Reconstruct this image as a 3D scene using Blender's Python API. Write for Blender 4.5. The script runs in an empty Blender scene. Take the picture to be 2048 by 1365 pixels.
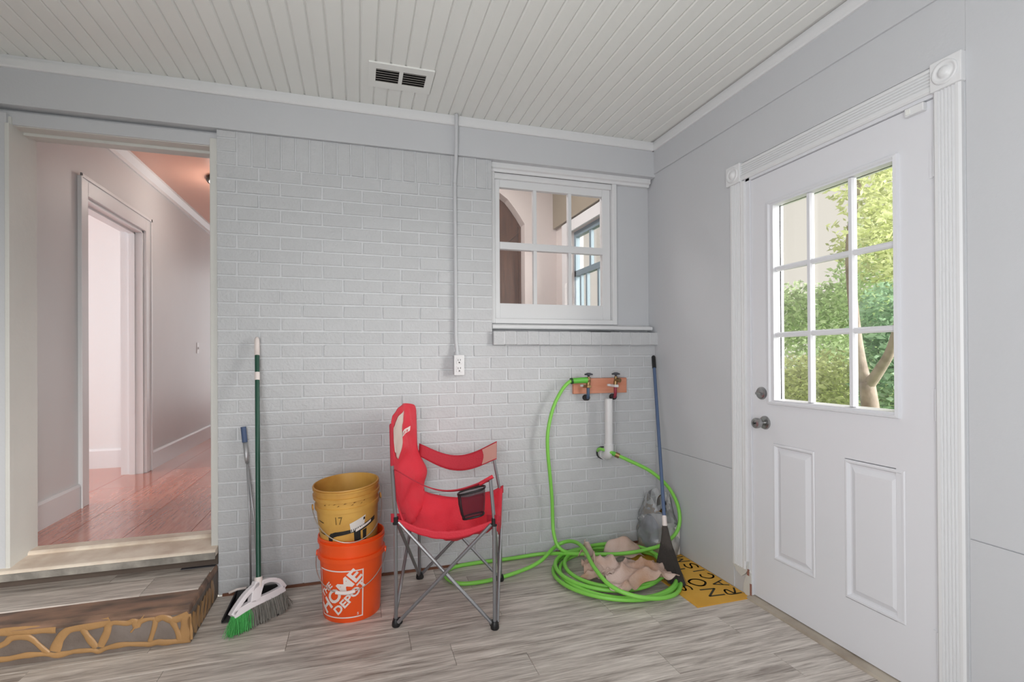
import bpy, bmesh, math, random
import numpy as np
from mathutils import Vector, Matrix, noise
random.seed(7)
PI = math.pi
scene = bpy.context.scene
COL = scene.collection

# ------------------------------------------------------------------ camera
CAM = (-1.8382, -2.8322, 1.1833)
yaw, pitch, roll, F, SH = .2976, .0034, -.006, 1007.78, 28.76
f = Vector((math.sin(yaw)*math.cos(pitch), math.cos(yaw)*math.cos(pitch), math.sin(pitch)))
r = Vector((math.cos(yaw), -math.sin(yaw), 0)); u = r.cross(f)
r2 = r*math.cos(roll)+u*math.sin(roll); u2 = -r*math.sin(roll)+u*math.cos(roll)
cd = bpy.data.cameras.new('camera'); cam = bpy.data.objects.new('camera', cd); COL.objects.link(cam)
cam.matrix_world = Matrix(((r2.x, u2.x, -f.x, CAM[0]), (r2.y, u2.y, -f.y, CAM[1]), (r2.z, u2.z, -f.z, CAM[2]), (0, 0, 0, 1)))
cd.sensor_width = 36; cd.lens = 36*F/2048; cd.shift_y = SH/2048; cd.clip_start = .02
scene.camera = cam

# ------------------------------------------------------------------ world, lights, exposure
w = bpy.data.worlds.new('sky'); scene.world = w; w.use_nodes = True
bg = w.node_tree.nodes['Background']
bg.inputs[0].default_value = (.93, .88, .78, 1); bg.inputs[1].default_value = .9

def light(name, kind, loc, aim, energy, color=(1, 1, 1), **kw):
    d = bpy.data.lights.new(name, kind); d.energy = energy; d.color = color
    for k, v in kw.items(): setattr(d, k, v)
    o = bpy.data.objects.new(name, d); COL.objects.link(o); o.location = loc
    o.rotation_euler = (Vector(aim)-Vector(loc)).to_track_quat('-Z', 'Y').to_euler()
    return o
light('hazy_sun', 'SUN', (6, -7, 5), (0, -.9, 2.6), 12.5, (1, .97, .92), angle=math.radians(48))
light('rear_fill_light', 'AREA', (-2.2, -3.14, 1.25), (.3, -.9, 1.4), 43, (.98, .99, 1), shape='RECTANGLE', size=1.5, size_y=1.4)  # added fill lamp behind the camera, turned towards the right wall
light('bedroom_window_daylight', 'AREA', (-5.85, 1.2, 1.7), (-3.5, 1.4, 1.3), 44, (.90, .96, 1), shape='RECTANGLE', size=1.3, size_y=1.5)
light('hall_end_fill', 'AREA', (-2.75, 4.95, 1.5), (-3.0, 0, 1.4), 11, (.98, .99, 1), shape='RECTANGLE', size=.7, size_y=1.8)  # added fill for the hallway; the end wall has no window
vs = scene.view_settings
vs.view_transform = 'Standard'; vs.look = 'None'; vs.exposure = 0; vs.gamma = 1; vs.use_curve_mapping = False

# ------------------------------------------------------------------ materials
def srgb(c):
    return tuple(((v/255)/12.92 if v/255 <= .04045 else ((v/255+.055)/1.055)**2.4) for v in c)
MATS = {}
def mat(name, rgb, rough=.6, metal=0, var=0, vscale=6, bump=0, bscale=60, rgb2=None, stretch=None, rnd=0, trans=0, coat=0, spec=.5, detail=4):
    if name in MATS: return MATS[name]
    m = bpy.data.materials.new(name); m.use_nodes = True
    nt = m.node_tree; p = nt.nodes['Principled BSDF']
    c = srgb(rgb)
    p.inputs['Base Color'].default_value = (*c, 1); p.inputs['Roughness'].default_value = rough
    p.inputs['Metallic'].default_value = metal; p.inputs['Specular IOR Level'].default_value = spec
    if coat: p.inputs['Coat Weight'].default_value = coat; p.inputs['Coat Roughness'].default_value = .1
    if trans: p.inputs['Transmission Weight'].default_value = trans
    tc = mp = None
    if var or bump or rgb2:
        tc = nt.nodes.new('ShaderNodeTexCoord'); mp = nt.nodes.new('ShaderNodeMapping')
        nt.links.new(tc.outputs['Object'], mp.inputs['Vector'])
        if stretch: mp.inputs['Scale'].default_value = stretch
        if rnd:
            oi = nt.nodes.new('ShaderNodeObjectInfo'); mu = nt.nodes.new('ShaderNodeVectorMath'); mu.operation = 'SCALE'
            cx = nt.nodes.new('ShaderNodeCombineXYZ')
            for i in range(3): nt.links.new(oi.outputs['Random'], cx.inputs[i])
            nt.links.new(cx.outputs[0], mu.inputs[0]); mu.inputs['Scale'].default_value = 37
            nt.links.new(mu.outputs[0], mp.inputs['Location'])
    if var or rgb2:
        n = nt.nodes.new('ShaderNodeTexNoise'); n.inputs['Scale'].default_value = vscale; n.inputs['Detail'].default_value = detail
        nt.links.new(mp.outputs[0], n.inputs['Vector'])
        mx = nt.nodes.new('ShaderNodeMix'); mx.data_type = 'RGBA'
        if rgb2:
            rp = nt.nodes.new('ShaderNodeValToRGB'); rp.color_ramp.elements[0].position = .38; rp.color_ramp.elements[1].position = .66
            nt.links.new(n.outputs['Fac'], rp.inputs[0]); nt.links.new(rp.outputs[0], mx.inputs['Factor'])
            mx.inputs['A'].default_value = (*c, 1); mx.inputs['B'].default_value = (*srgb(rgb2), 1)
        else:
            nt.links.new(n.outputs['Fac'], mx.inputs['Factor'])
            mx.inputs['A'].default_value = (*[v*(1-var) for v in c], 1); mx.inputs['B'].default_value = (*[min(1, v*(1+var)) for v in c], 1)
        out = mx.outputs['Result']
        if rnd:
            hs = nt.nodes.new('ShaderNodeHueSaturation'); mr = nt.nodes.new('ShaderNodeMapRange')
            mr.inputs['To Min'].default_value = 1-rnd; mr.inputs['To Max'].default_value = 1+rnd
            nt.links.new(oi.outputs['Random'], mr.inputs['Value']); nt.links.new(mr.outputs[0], hs.inputs['Value'])
            nt.links.new(out, hs.inputs['Color']); out = hs.outputs[0]
        nt.links.new(out, p.inputs['Base Color'])
    if bump:
        n2 = nt.nodes.new('ShaderNodeTexNoise'); n2.inputs['Scale'].default_value = bscale; n2.inputs['Detail'].default_value = 3
        nt.links.new(mp.outputs[0], n2.inputs['Vector'])
        b = nt.nodes.new('ShaderNodeBump'); b.inputs['Strength'].default_value = bump; b.inputs['Distance'].default_value = .01
        nt.links.new(n2.outputs['Fac'], b.inputs['Height']); nt.links.new(b.outputs[0], p.inputs['Normal'])
    MATS[name] = m
    return m
def wood_floor(name, dark, mid, lite, rough, along=(1.0, 11, 11), rnd=.10):
    m = bpy.data.materials.new(name); m.use_nodes = True; nt = m.node_tree; p = nt.nodes['Principled BSDF']
    tc = nt.nodes.new('ShaderNodeTexCoord'); mp = nt.nodes.new('ShaderNodeMapping'); nt.links.new(tc.outputs['Object'], mp.inputs[0])
    mp.inputs['Scale'].default_value = along
    oi = nt.nodes.new('ShaderNodeObjectInfo'); cx = nt.nodes.new('ShaderNodeCombineXYZ'); mu = nt.nodes.new('ShaderNodeVectorMath'); mu.operation = 'SCALE'
    for i in range(3): nt.links.new(oi.outputs['Random'], cx.inputs[i])
    nt.links.new(cx.outputs[0], mu.inputs[0]); mu.inputs['Scale'].default_value = 53; nt.links.new(mu.outputs[0], mp.inputs['Location'])
    n = nt.nodes.new('ShaderNodeTexNoise'); n.inputs['Scale'].default_value = 2.6; n.inputs['Detail'].default_value = 7; n.inputs['Roughness'].default_value = .68; n.inputs['Distortion'].default_value = .5
    nt.links.new(mp.outputs[0], n.inputs['Vector'])
    rp = nt.nodes.new('ShaderNodeValToRGB'); e = rp.color_ramp.elements
    e[0].position = .36; e[0].color = (*srgb(dark), 1); e[1].position = .64; e[1].color = (*srgb(lite), 1)
    k = e.new(.5); k.color = (*srgb(mid), 1)
    mp2 = nt.nodes.new('ShaderNodeMapping'); nt.links.new(mp.outputs[0], mp2.inputs[0]); mp2.inputs['Scale'].default_value = (1.6, 3.2, 3.2) if along[0] < 2 else (3.2, 1.6, 3.2)
    nf = nt.nodes.new('ShaderNodeTexNoise'); nf.inputs['Scale'].default_value = 5; nf.inputs['Detail'].default_value = 4; nt.links.new(mp2.outputs[0], nf.inputs['Vector'])
    mm = nt.nodes.new('ShaderNodeMix'); mm.data_type = 'FLOAT'; mm.inputs['Factor'].default_value = .35; nt.links.new(n.outputs['Fac'], mm.inputs['A']); nt.links.new(nf.outputs['Fac'], mm.inputs['B'])
    nt.links.new(mm.outputs['Result'], rp.inputs[0])
    hs = nt.nodes.new('ShaderNodeHueSaturation'); mr = nt.nodes.new('ShaderNodeMapRange'); mr.inputs['To Min'].default_value = 1-rnd; mr.inputs['To Max'].default_value = 1+rnd
    nt.links.new(oi.outputs['Random'], mr.inputs['Value']); nt.links.new(mr.outputs[0], hs.inputs['Value']); nt.links.new(rp.outputs[0], hs.inputs['Color'])
    nt.links.new(hs.outputs[0], p.inputs['Base Color']); p.inputs['Roughness'].default_value = rough
    b = nt.nodes.new('ShaderNodeBump'); b.inputs['Strength'].default_value = .12; b.inputs['Distance'].default_value = .004
    nt.links.new(n.outputs['Fac'], b.inputs['Height']); nt.links.new(b.outputs[0], p.inputs['Normal'])
    MATS[name] = m; return m
def sheer(name, rgb, opac, rough=.1, refl=.12):
    m = bpy.data.materials.new(name); m.use_nodes = True; nt = m.node_tree; nt.nodes.remove(nt.nodes['Principled BSDF'])
    out = nt.nodes['Material Output']
    tr = nt.nodes.new('ShaderNodeBsdfTransparent'); df = nt.nodes.new('ShaderNodeBsdfDiffuse'); df.inputs[0].default_value = (*srgb(rgb), 1)
    gl = nt.nodes.new('ShaderNodeBsdfGlossy'); gl.inputs['Roughness'].default_value = rough
    a = nt.nodes.new('ShaderNodeMixShader'); a.inputs[0].default_value = opac
    nt.links.new(tr.outputs[0], a.inputs[1]); nt.links.new(df.outputs[0], a.inputs[2])
    fr = nt.nodes.new('ShaderNodeFresnel'); fr.inputs[0].default_value = 1.35
    ml = nt.nodes.new('ShaderNodeMath'); ml.operation = 'MULTIPLY'; ml.inputs[1].default_value = refl*8; ml.use_clamp = True
    nt.links.new(fr.outputs[0], ml.inputs[0])
    b = nt.nodes.new('ShaderNodeMixShader'); nt.links.new(ml.outputs[0], b.inputs[0]); nt.links.new(a.outputs[0], b.inputs[1]); nt.links.new(gl.outputs[0], b.inputs[2])
    nt.links.new(b.outputs[0], out.inputs[0]); MATS[name] = m; return m
def emit(name, rgb, s):
    m = bpy.data.materials.new(name); m.use_nodes = True; p = m.node_tree.nodes['Principled BSDF']
    p.inputs['Base Color'].default_value = (*srgb(rgb), 1); p.inputs['Emission Color'].default_value = (*srgb(rgb), 1); p.inputs['Emission Strength'].default_value = s
    MATS[name] = m; return m

M_WALL = mat('grey_wall_paint', (201, 203, 207), .55, var=.025, vscale=2.5, bump=.06, bscale=90)
M_BRICK = mat('grey_brick_paint', (196, 198, 201), .5, var=.05, vscale=14, bump=.35, bscale=75, rnd=.022)
M_MORT = mat('lit_joint_mortar', (216, 218, 221), .55, var=.03, vscale=20, bump=.35, bscale=55)  # same wall paint, lightened to stand for light on the joint edges
M_WHITE = mat('white_trim_paint', (226, 227, 229), .38, var=.015, vscale=5)
M_DOORW = mat('white_door_paint', (224, 225, 230), .35, var=.01, vscale=3)
M_CEIL = mat('white_board_paint', (234, 235, 232), .45, var=.02, vscale=4, rnd=.012)
M_CEILB = mat('ceiling_groove', (228, 228, 226), .6)
M_HALLW = mat('hall_wall_paint', (216, 217, 218), .5, var=.04, vscale=2)
M_PEACH = mat('peach_ceiling', (222, 168, 146), .3, var=.03, vscale=2)  # peach tone over the whole hallway ceiling
M_JAMB = mat('worn_white_paint', (212, 212, 208), .5, var=.05, vscale=7, bump=.15, bscale=30)
M_FLOOR = wood_floor('grey_vinyl_plank', (132, 122, 114), (194, 185, 177), (230, 222, 214), .42)
M_SUB = mat('dark_subfloor', (70, 62, 55), .8)
M_HFLOOR = wood_floor('orange_varnished_wood', (172, 84, 56), (198, 108, 78), (214, 134, 104), .16, along=(9, 1.2, 9), rnd=.14)
_h = M_HFLOOR.node_tree.nodes['Principled BSDF']; _h.inputs['Coat Weight'].default_value = .7; _h.inputs['Coat Roughness'].default_value = .12
M_SILLW = mat('scuffed_cream_sill', (238, 226, 210), .5, rgb2=(214, 196, 178), vscale=9, bump=.2, bscale=40)
M_GLASS = sheer('window_glass', (200, 205, 205), .02, .02, .05)
M_DGLASS = sheer('dusty_glass', (205, 200, 200), .05, .03, .05)
M_METAL = mat('satin_nickel', (168, 168, 168), .28, 1)
M_STEEL = mat('grey_tube_steel', (150, 151, 155), .38, .75)
M_BLACK = mat('black_plastic', (24, 24, 26), .45)
M_BROWN = mat('brown_wood_panel', (92, 62, 48), .45, rgb2=(72, 48, 38), vscale=5, stretch=(8, 8, .8))
M_PINK = mat('pink_plaster', (212, 203, 200), .6, var=.03, vscale=3)
M_TRIMB = mat('blue_grey_window_paint', (120, 140, 152), .5)

# ------------------------------------------------------------------ mesh helpers
class MB:
    def __init__(s): s.v = []; s.f = []
    def add(s, vs, fs):
        n = len(s.v); s.v += [tuple(v) for v in vs]; s.f += [tuple(i+n for i in q) for q in fs]; return s
    def box(s, lo, hi, M=None):
        x0, y0, z0 = lo; x1, y1, z1 = hi
        vs = [(x0, y0, z0), (x1, y0, z0), (x1, y1, z0), (x0, y1, z0), (x0, y0, z1), (x1, y0, z1), (x1, y1, z1), (x0, y1, z1)]
        if M is not None: vs = [tuple(M @ Vector(v)) for v in vs]
        return s.add(vs, [(0, 3, 2, 1), (4, 5, 6, 7), (0, 1, 5, 4), (1, 2, 6, 5), (2, 3, 7, 6), (3, 0, 4, 7)])
    def frame(s, axis, a0, a1, lo, hi, wl, wr, wb, wt):
        """rectangular frame: axis 'y' -> lies in xz between y a0..a1; axis 'x' -> lies in yz"""
        (p0, z0), (p1, z1) = lo, hi
        def bx(pa, pb, za, zb):
            if axis == 'y': s.box((pa, a0, za), (pb, a1, zb))
            else: s.box((a0, pa, za), (a1, pb, zb))
        bx(p0, p0+wl, z0, z1); bx(p1-wr, p1, z0, z1); bx(p0+wl, p1-wr, z0, z0+wb); bx(p0+wl, p1-wr, z1-wt, z1); return s
    def tube(s, pts, r, seg=10, caps=True, closed=False):
        pts = [Vector(p) for p in pts]; n = len(pts)
        rs = r if isinstance(r, (list, tuple)) else [r]*n
        vs = []; prev = None
        for i, p in enumerate(pts):
            if closed: t = (pts[(i+1) % n]-pts[i-1])
            else: t = (pts[min(i+1, n-1)]-pts[max(i-1, 0)])
            t = t.normalized() if t.length > 1e-9 else Vector((0, 0, 1))
            if prev is None: a = t.orthogonal().normalized()
            else:
                a = prev-t*prev.dot(t); a = a.normalized() if a.length > 1e-6 else t.orthogonal().normalized()
            prev = a; b = t.cross(a)
            for k in range(seg):
                an = 2*PI*k/seg; vs.append(p+(a*math.cos(an)+b*math.sin(an))*rs[i])
        fs = []
        m = n if closed else n-1
        for i in range(m):
            for k in range(seg):
                k2 = (k+1) % seg; j = (i+1) % n
                fs.append((i*seg+k, i*seg+k2, j*seg+k2, j*seg+k))
        if caps and not closed:
            fs.append(tuple(range(seg))[::-1]); fs.append(tuple((n-1)*seg+k for k in range(seg)))
        return s.add(vs, fs)
    def lathe(s, prof, seg=40, M=None, close=False):
        vs = []; n = len(prof)
        for (rr, z) in prof:
            for k in range(seg):
                a = 2*PI*k/seg; v = Vector((rr*math.cos(a), rr*math.sin(a), z)); vs.append(M @ v if M is not None else v)
        fs = []
        for i in range(n if close else n-1):
            j = (i+1) % n
            for k in range(seg):
                k2 = (k+1) % seg; fs.append((i*seg+k, i*seg+k2, j*seg+k2, j*seg+k))
        return s.add(vs, fs)
    def prism(s, poly, axis, a0, a1):
        """poly in the two other axes, extruded along axis"""
        n = len(poly)
        def P(q, a):
            if axis == 'x': return (a, q[0], q[1])
            if axis == 'y': return (q[0], a, q[1])
            return (q[0], q[1], a)
        vs = [P(q, a0) for q in poly]+[P(q, a1) for q in poly]
        fs = [tuple(range(n))[::-1], tuple(range(n, 2*n))]+[(i, (i+1) % n, n+(i+1) % n, n+i) for i in range(n)]
        return s.add(vs, fs)
    def grid(s, fn, nu, nv):
        vs = [fn(i/nu, j/nv) for i in range(nu+1) for j in range(nv+1)]
        fs = [(i*(nv+1)+j, (i+1)*(nv+1)+j, (i+1)*(nv+1)+j+1, i*(nv+1)+j+1) for i in range(nu) for j in range(nv)]
        return s.add(vs, fs)
    def mesh(s, name, m=None, smooth=False):
        me = bpy.data.meshes.new(name); me.from_pydata([tuple(v) for v in s.v], [], s.f)
        bm = bmesh.new(); bm.from_mesh(me); bmesh.ops.recalc_face_normals(bm, faces=bm.faces); bm.to_mesh(me); bm.free()
        if m: me.materials.append(m)
        if smooth: me.shade_smooth()
        me.update(); return me
    def build(s, name, m, parent=None, smooth=False, bevel=0, solid=0, sub=0, auto=False):
        o = bpy.data.objects.new(name, s.mesh(name, m, smooth)); COL.objects.link(o)
        if parent: o.parent = parent
        if solid:
            md = o.modifiers.new('solid', 'SOLIDIFY'); md.thickness = solid; md.offset = 0
        if sub:
            md = o.modifiers.new('sub', 'SUBSURF'); md.levels = sub; md.render_levels = sub
        if bevel:
            md = o.modifiers.new('bevel', 'BEVEL'); md.width = bevel; md.segments = 2; md.limit_method = 'ANGLE'; md.angle_limit = math.radians(40)
        if auto: o.data.set_sharp_from_angle(angle=math.radians(35))
        return o
def tag(o, label, cat, kind=None, group=None):
    o['label'] = label; o['category'] = cat
    if kind: o['kind'] = kind
    if group: o['group'] = group
    return o
def empty(name, loc, label, cat, kind=None, group=None):
    o = bpy.data.objects.new(name, None); COL.objects.link(o); o.location = loc; o.empty_display_size = .05
    return tag(o, label, cat, kind, group)
def at(o, parent):
    """parent o (built in world coordinates) to an Empty that stands away from the origin"""
    o.parent = parent; o.matrix_parent_inverse = Matrix.Translation(-Vector(parent.location)) if parent.rotation_euler.z == 0 else parent.matrix_basis.inverted()
    return o
def part(mb, name, m, parent, **k): return at(mb.build(name, m, None, **k), parent)
def sub(mb, name, m, parent, **k):   # child of a part built in world coords: parents share the same frame
    o = mb.build(name, m, None, **k); o.parent = parent; o.matrix_parent_inverse = Matrix.Identity(4); return o
def catmull(P, n=8, closed=False):
    P = [Vector(p) for p in P]; out = []; N = len(P)
    for i in range(N if closed else N-1):
        if closed: p0, p1, p2, p3 = P[i-1], P[i], P[(i+1) % N], P[(i+2) % N]
        else: p0, p1, p2, p3 = P[max(i-1, 0)], P[i], P[i+1], P[min(i+2, N-1)]
        for k in range(n):
            t = k/n
            out.append(.5*((2*p1)+(-p0+p2)*t+(2*p0-5*p1+4*p2-p3)*t*t+(-p0+3*p1-3*p2+p3)*t*t*t))
    if not closed: out.append(P[-1])
    return out
def B(*a): return MB().box(*a)

# ================================================================== SETTING
# ---------------------------------------------------------------- floor
fl = B((-4.8, -4.3, -.12), (0.0, .0, -.008)).build('floor', M_SUB); tag(fl, 'grey wood-look vinyl plank floor of the porch room', 'floor', 'structure')
PW, PL = .152, .914
cache = {}
y = 0.0; row = 0
while y > -4.3:
    y0 = max(y-PW, -4.3); x = -4.8-random.random()*PL
    while x < 0:
        xa, xb = max(x, -4.8), min(x+PL, 0)
        if xb-xa > .02:
            key = (round(xb-xa, 3), round(y-y0, 3))
            if key not in cache:
                hx, hy = (xb-xa)/2-.0007, (y-y0)/2-.0007
                cache[key] = MB().add([(-hx, -hy, -.004), (hx, -hy, -.004), (hx, hy, -.004), (-hx, hy, -.004), (-hx, -hy, -.0008), (hx, -hy, -.0008), (hx, hy, -.0008), (-hx, hy, -.0008), (-hx+.0015, -hy+.0015, 0), (hx-.0015, -hy+.0015, 0), (hx-.0015, hy-.0015, 0), (-hx+.0015, hy-.0015, 0)],
                    [(8, 9, 10, 11), (0, 1, 5, 4), (1, 2, 6, 5), (2, 3, 7, 6), (3, 0, 4, 7), (4, 5, 9, 8), (5, 6, 10, 9), (6, 7, 11, 10), (7, 4, 8, 11)]).mesh('plank', M_FLOOR)
            o = bpy.data.objects.new('plank', cache[key]); COL.objects.link(o); o.parent = fl; o.location = ((xa+xb)/2, (y+y0)/2, 0)
        x += PL
    y -= PW; row += 1

# ---------------------------------------------------------------- ceiling
CZ = 2.55
ce = B((-4.8, -4.3, CZ+.007), (.0, .03, CZ+.16)).build('ceiling', M_CEILB); tag(ce, 'white painted narrow-board ceiling', 'ceiling', 'structure')
BP = .0685
bw = BP/2-.0015
bm_ = MB().add([(-bw, -2.15, .0075), (bw, -2.15, .0075), (bw, 2.15, .0075), (-bw, 2.15, .0075), (-bw, -2.15, .005), (bw, -2.15, .005), (bw, 2.15, .005), (-bw, 2.15, .005), (-bw+.005, -2.15, 0), (bw-.005, -2.15, 0), (bw-.005, 2.15, 0), (-bw+.005, 2.15, 0)],
    [(8, 9, 10, 11), (4, 5, 9, 8), (5, 6, 10, 9), (6, 7, 11, 10), (7, 4, 8, 11), (1, 2, 6, 5), (3, 0, 4, 7), (0, 1, 5, 4), (2, 3, 7, 6)]).mesh('ceiling_board', M_CEIL)
x = -1.751+BP/2
while x-BP > -4.8: x -= BP
while x < -.005:
    o = bpy.data.objects.new('ceiling_board', bm_); COL.objects.link(o); o.parent = ce; o.location = (x, -2.15+.01, CZ); x += BP
# ---------------------------------------------------------------- crown trims and header beam
t1 = MB().prism([(-.024, 2.552), (-.024, 2.535), (-.036, 2.53), (-.036, 2.500), (-.030, 2.494), (-.006, 2.494), (-.006, 2.552)], 'x', -4.8, -.02).build('trim_1', M_WHITE)
tag(t1, 'white crown moulding where the ceiling meets the back wall', 'crown moulding', 'structure')
t2 = MB().prism([(-.026, 2.552), (-.026, 2.535), (-.034, 2.53), (-.034, 2.500), (-.028, 2.494), (-.006, 2.494), (-.006, 2.552)], 'y', -4.3, -.006).build('trim_2', M_WHITE)
tag(t2, 'white crown moulding where the ceiling meets the right wall', 'crown moulding', 'structure')
t3 = B((-4.8, -.016, 2.332), (-.004, .05, 2.54)).build('trim_3', M_WALL, bevel=.003)
tag(t3, 'flat grey header beam above the doorway, brick and window', 'beam', 'structure')

# ---------------------------------------------------------------- back wall with bricks
XL = -2.506; XW = -1.088
wb = MB()
wb.box((XL, .006, 0), (XW, .205, 2.335)); wb.box((XW, .006, 0), (0, .205, 1.27))
wb.box((-4.8, .03, 0), (-3.42, .205, 2.335)); wb.box((-3.46, .02, 0), (-2.5, .205, .20))
wb.box((-4.8, .051, 2.32), (0, .205, 2.72))
wb.box((-.246, .095, 1.27), (0, .205, 2.33)); wb.box((XW, .10, 1.27), (-.246, .205, 1.352))
wall = wb.build('wall_back', M_MORT); tag(wall, 'grey painted brick wall between the doorway and the corner window', 'wall', 'structure')
pan = B((-.247, .078, 1.37), (-.001, .096, 2.30)).build('recess_panel', M_WALL, wall)
lp = B((-4.8, .012, 0), (-3.425, .031, 2.335)).build('plaster_panel', M_WALL, wall)

brick_cache = {}
def brick_mesh(L, H, vi):
    key = (round(L, 3), round(H, 3), vi)
    if key in brick_cache: return brick_cache[key]
    rr = random.Random(hash(key) & 0xffff)
    bm = bmesh.new(); bmesh.ops.create_cube(bm, size=1)
    for v in bm.verts:
        v.co = Vector((v.co.x*L, v.co.y*.05+.025, v.co.z*H))+Vector((rr.uniform(-.0012, .0012), rr.uniform(-.0014, .0010), rr.uniform(-.0012, .0012)))
    front = [e for e in bm.edges if all(v.co.y < .02 for v in e.verts)]
    bmesh.ops.bevel(bm, geom=front, offset=.0035, segments=2, affect='EDGES', profile=.6)
    me = bpy.data.meshes.new('brick'); bm.to_mesh(me); bm.free(); me.materials.append(M_BRICK); brick_cache[key] = me
    return me
bricks = []     # (x0,x1,z0,z1)
CH = .0695; JT = .0045
for k in range(31):
    z1 = 2.159-CH*k; z0 = z1-CH; xe = XW if z0 > 1.24 else -.002
    first = -2.316 if k % 2 == 0 else -2.4175
    xs = [XL-JT]; x = first
    while x < xe-.03: xs.append(x); x += .2025
    xs.append(xe+JT)
    for a, b in zip(xs[:-1], xs[1:]): bricks.append((a+JT, b-JT, z0+JT, z1-JT))
zt = 2.33
for a, b in ((2.159, 2.226), (2.226, 2.295), (2.295, zt+JT)): bricks.append((XL, -2.4205, a+JT*.5, b-JT))
x = -2.416
while x < XW-.02:
    b = min(x+.0685, XW+JT); bricks.append((x+JT*.8, b-JT*.8, 2.159+JT*.5, zt)); x += .0685
cv = Vector(CAM)
bricks.sort(key=lambda q: (Vector(((q[0]+q[1])/2, 0, (q[2]+q[3])/2))-cv).length/((q[1]-q[0])*(q[3]-q[2]))**.5)
rest = MB()
for i, (a, b, c, d) in enumerate(bricks):
    if i < 300:
        o = bpy.data.objects.new('brick', brick_mesh(b-a, d-c, random.randrange(5))); COL.objects.link(o); o.parent = wall
        o.location = ((a+b)/2, random.uniform(-.0012, .0012), (c+d)/2)
    else:
        me = brick_mesh(b-a, d-c, 0); off = Vector(((a+b)/2, random.uniform(-.0012, .0012), (c+d)/2))
        rest.add([v.co+off for v in me.vertices], [tuple(p.vertices) for p in me.polygons])
ro = rest.build('small_bricks', M_BRICK, wall); ro['kind'] = 'stuff'
# rowlock ledge under the window
led = B((-1.085, -.0285, 1.2575), (-.004, .1, 1.332)).build('brick_ledge', M_MORT, wall)
x = -1.09
lme = {}
while x < -.01:
    b = min(x+.0685, -.002); L = round(b-x-.004, 4)
    me = brick_mesh(L, .079, 40+random.randrange(3))
    o = bpy.data.objects.new('ledge_brick', me); COL.objects.link(o); o.parent = led; o.location = ((x+b)/2, -.032+random.uniform(-.001, .001), 1.2945); x += .0685

# reddish quarter round at foot of brick
bb = B((XL+.02, -.010, 0), (-.012, .004, .012)).build('baseboard_back', mat('red_brown_strip', (112, 72, 52), .6, var=.2, vscale=9)); tag(bb, 'thin reddish brown strip at the foot of the brick wall', 'baseboard', 'structure')

# ---------------------------------------------------------------- right wall
DY0, DY1 = -1.648, -.822      # opening
wr = MB()
wr.box((0, -.822, -.1), (.13, .2, 2.7)); wr.box((0, -2.35, -.1), (.13, DY0, 2.7)); wr.box((0, DY0, 2.045), (.13, DY1, 2.7))
wr.box((0, -4.5, -.1), (.13, -2.35, 2.7))
wr.box((.03, DY0, -.1), (.13, DY1, .004))
wright = wr.build('wall_right', M_WALL); tag(wright, 'flat grey painted wall around the white entry door', 'wall', 'structure')
# wall boards: lower sheet, upper sheet (seam between), fascia strip at the top
for nm, ya, yb in (('left', -.70, -.0015), ('right', -4.3, -1.74)):
    B((-.006, ya, .006), (.001, yb, .6035)).build('wall_sheet', M_WALL, wright, bevel=.001)
    B((-.006, ya, .6065), (.001, yb, 2.352)).build('wall_sheet', M_WALL, wright, bevel=.001)
B((-.006, -1.74, 2.142), (.001, -.70, 2.352)).build('wall_sheet', M_WALL, wright)
B((-.016, -4.3, 2.352), (.001, -.002, 2.5)).build('fascia_board', M_WALL, wright, bevel=.003)

# ---------------------------------------------------------------- door casing (trim_4)
def fluted(axis, a0, a1, p0, p1, zlo=None):
    """fluted board; axis 'z' vertical between a0..a1 spanning y p0..p1; axis 'y' horizontal"""
    W = p1-p0; n = 5; prof = [(0, 0), (0, -.014), (.006, -.019), (.16*W, -.019)]
    s0 = .18*W; fw = .64*W/n
    for i in range(n):
        c = s0+fw*i
        prof += [(c, -.019), (c+fw*.22, -.0125), (c+fw*.78, -.0125), (c+fw*.98, -.019)]
    prof += [(.84*W, -.019), (W-.006, -.019), (W, -.014), (W, 0)]
    mb = MB()
    if axis == 'z': mb.prism([(q[1], p0+q[0]) for q in prof], 'z', a0, a1)
    else: mb.prism([(q[1], p0+q[0]) for q in prof], 'y', a0, a1)
    return mb
cas = empty('trim_4', (0, -1.23, 0), 'white fluted door casing with corner rosettes around the entry door', 'door casing', 'structure')
part(fluted('z', .13, 2.046, -.792, -.702), 'side_casing', M_WHITE, cas)
part(fluted('z', 0, 2.046, -1.733, -1.652), 'side_casing', M_WHITE, cas)
part(fluted('y', -1.650, -.778, 2.052, 2.136), 'head_casing', M_WHITE, cas)
for ya, yb in ((-.780, -.684), (-1.740, -1.648)):
    c = (ya+yb)/2; rb = part(B((-.026, ya, 2.046), (.0, yb, 2.142)), 'rosette', M_WHITE, cas, bevel=.003)
    Mx = Matrix.Translation((-.026, c, 2.094)) @ Matrix.Rotation(-PI/2, 4, 'Y')
    sb = part(MB().lathe([(.038, -.001), (.038, .004), (.034, .007), (.029, .004), (.025, .0015), (.019, .003), (.017, .008), (.010, .012), (.0001, .013)], 28, Mx), 'rosette_boss', M_WHITE, cas, smooth=True)
    mw = sb.matrix_world.copy(); sb.parent = rb; sb.matrix_parent_inverse = Matrix.Identity(4)
    sb.matrix_parent_inverse = Matrix.Identity(4)
jm = part(B((-.006, -.8235, 0), (.05, -.790, 2.06)), 'jamb', M_DOORW, cas)
part(B((-.006, -1.655, 0), (.05, -1.6465, 2.06)), 'jamb', M_DOORW, cas)
part(B((-.006, -1.65, 2.0405), (.05, -.80, 2.056)), 'head_jamb', M_DOORW, cas)
part(B((-.018, -.80, .17), (.0, -.786, 2.046)), 'stop_strip', M_WHITE, cas, bevel=.002)
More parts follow.
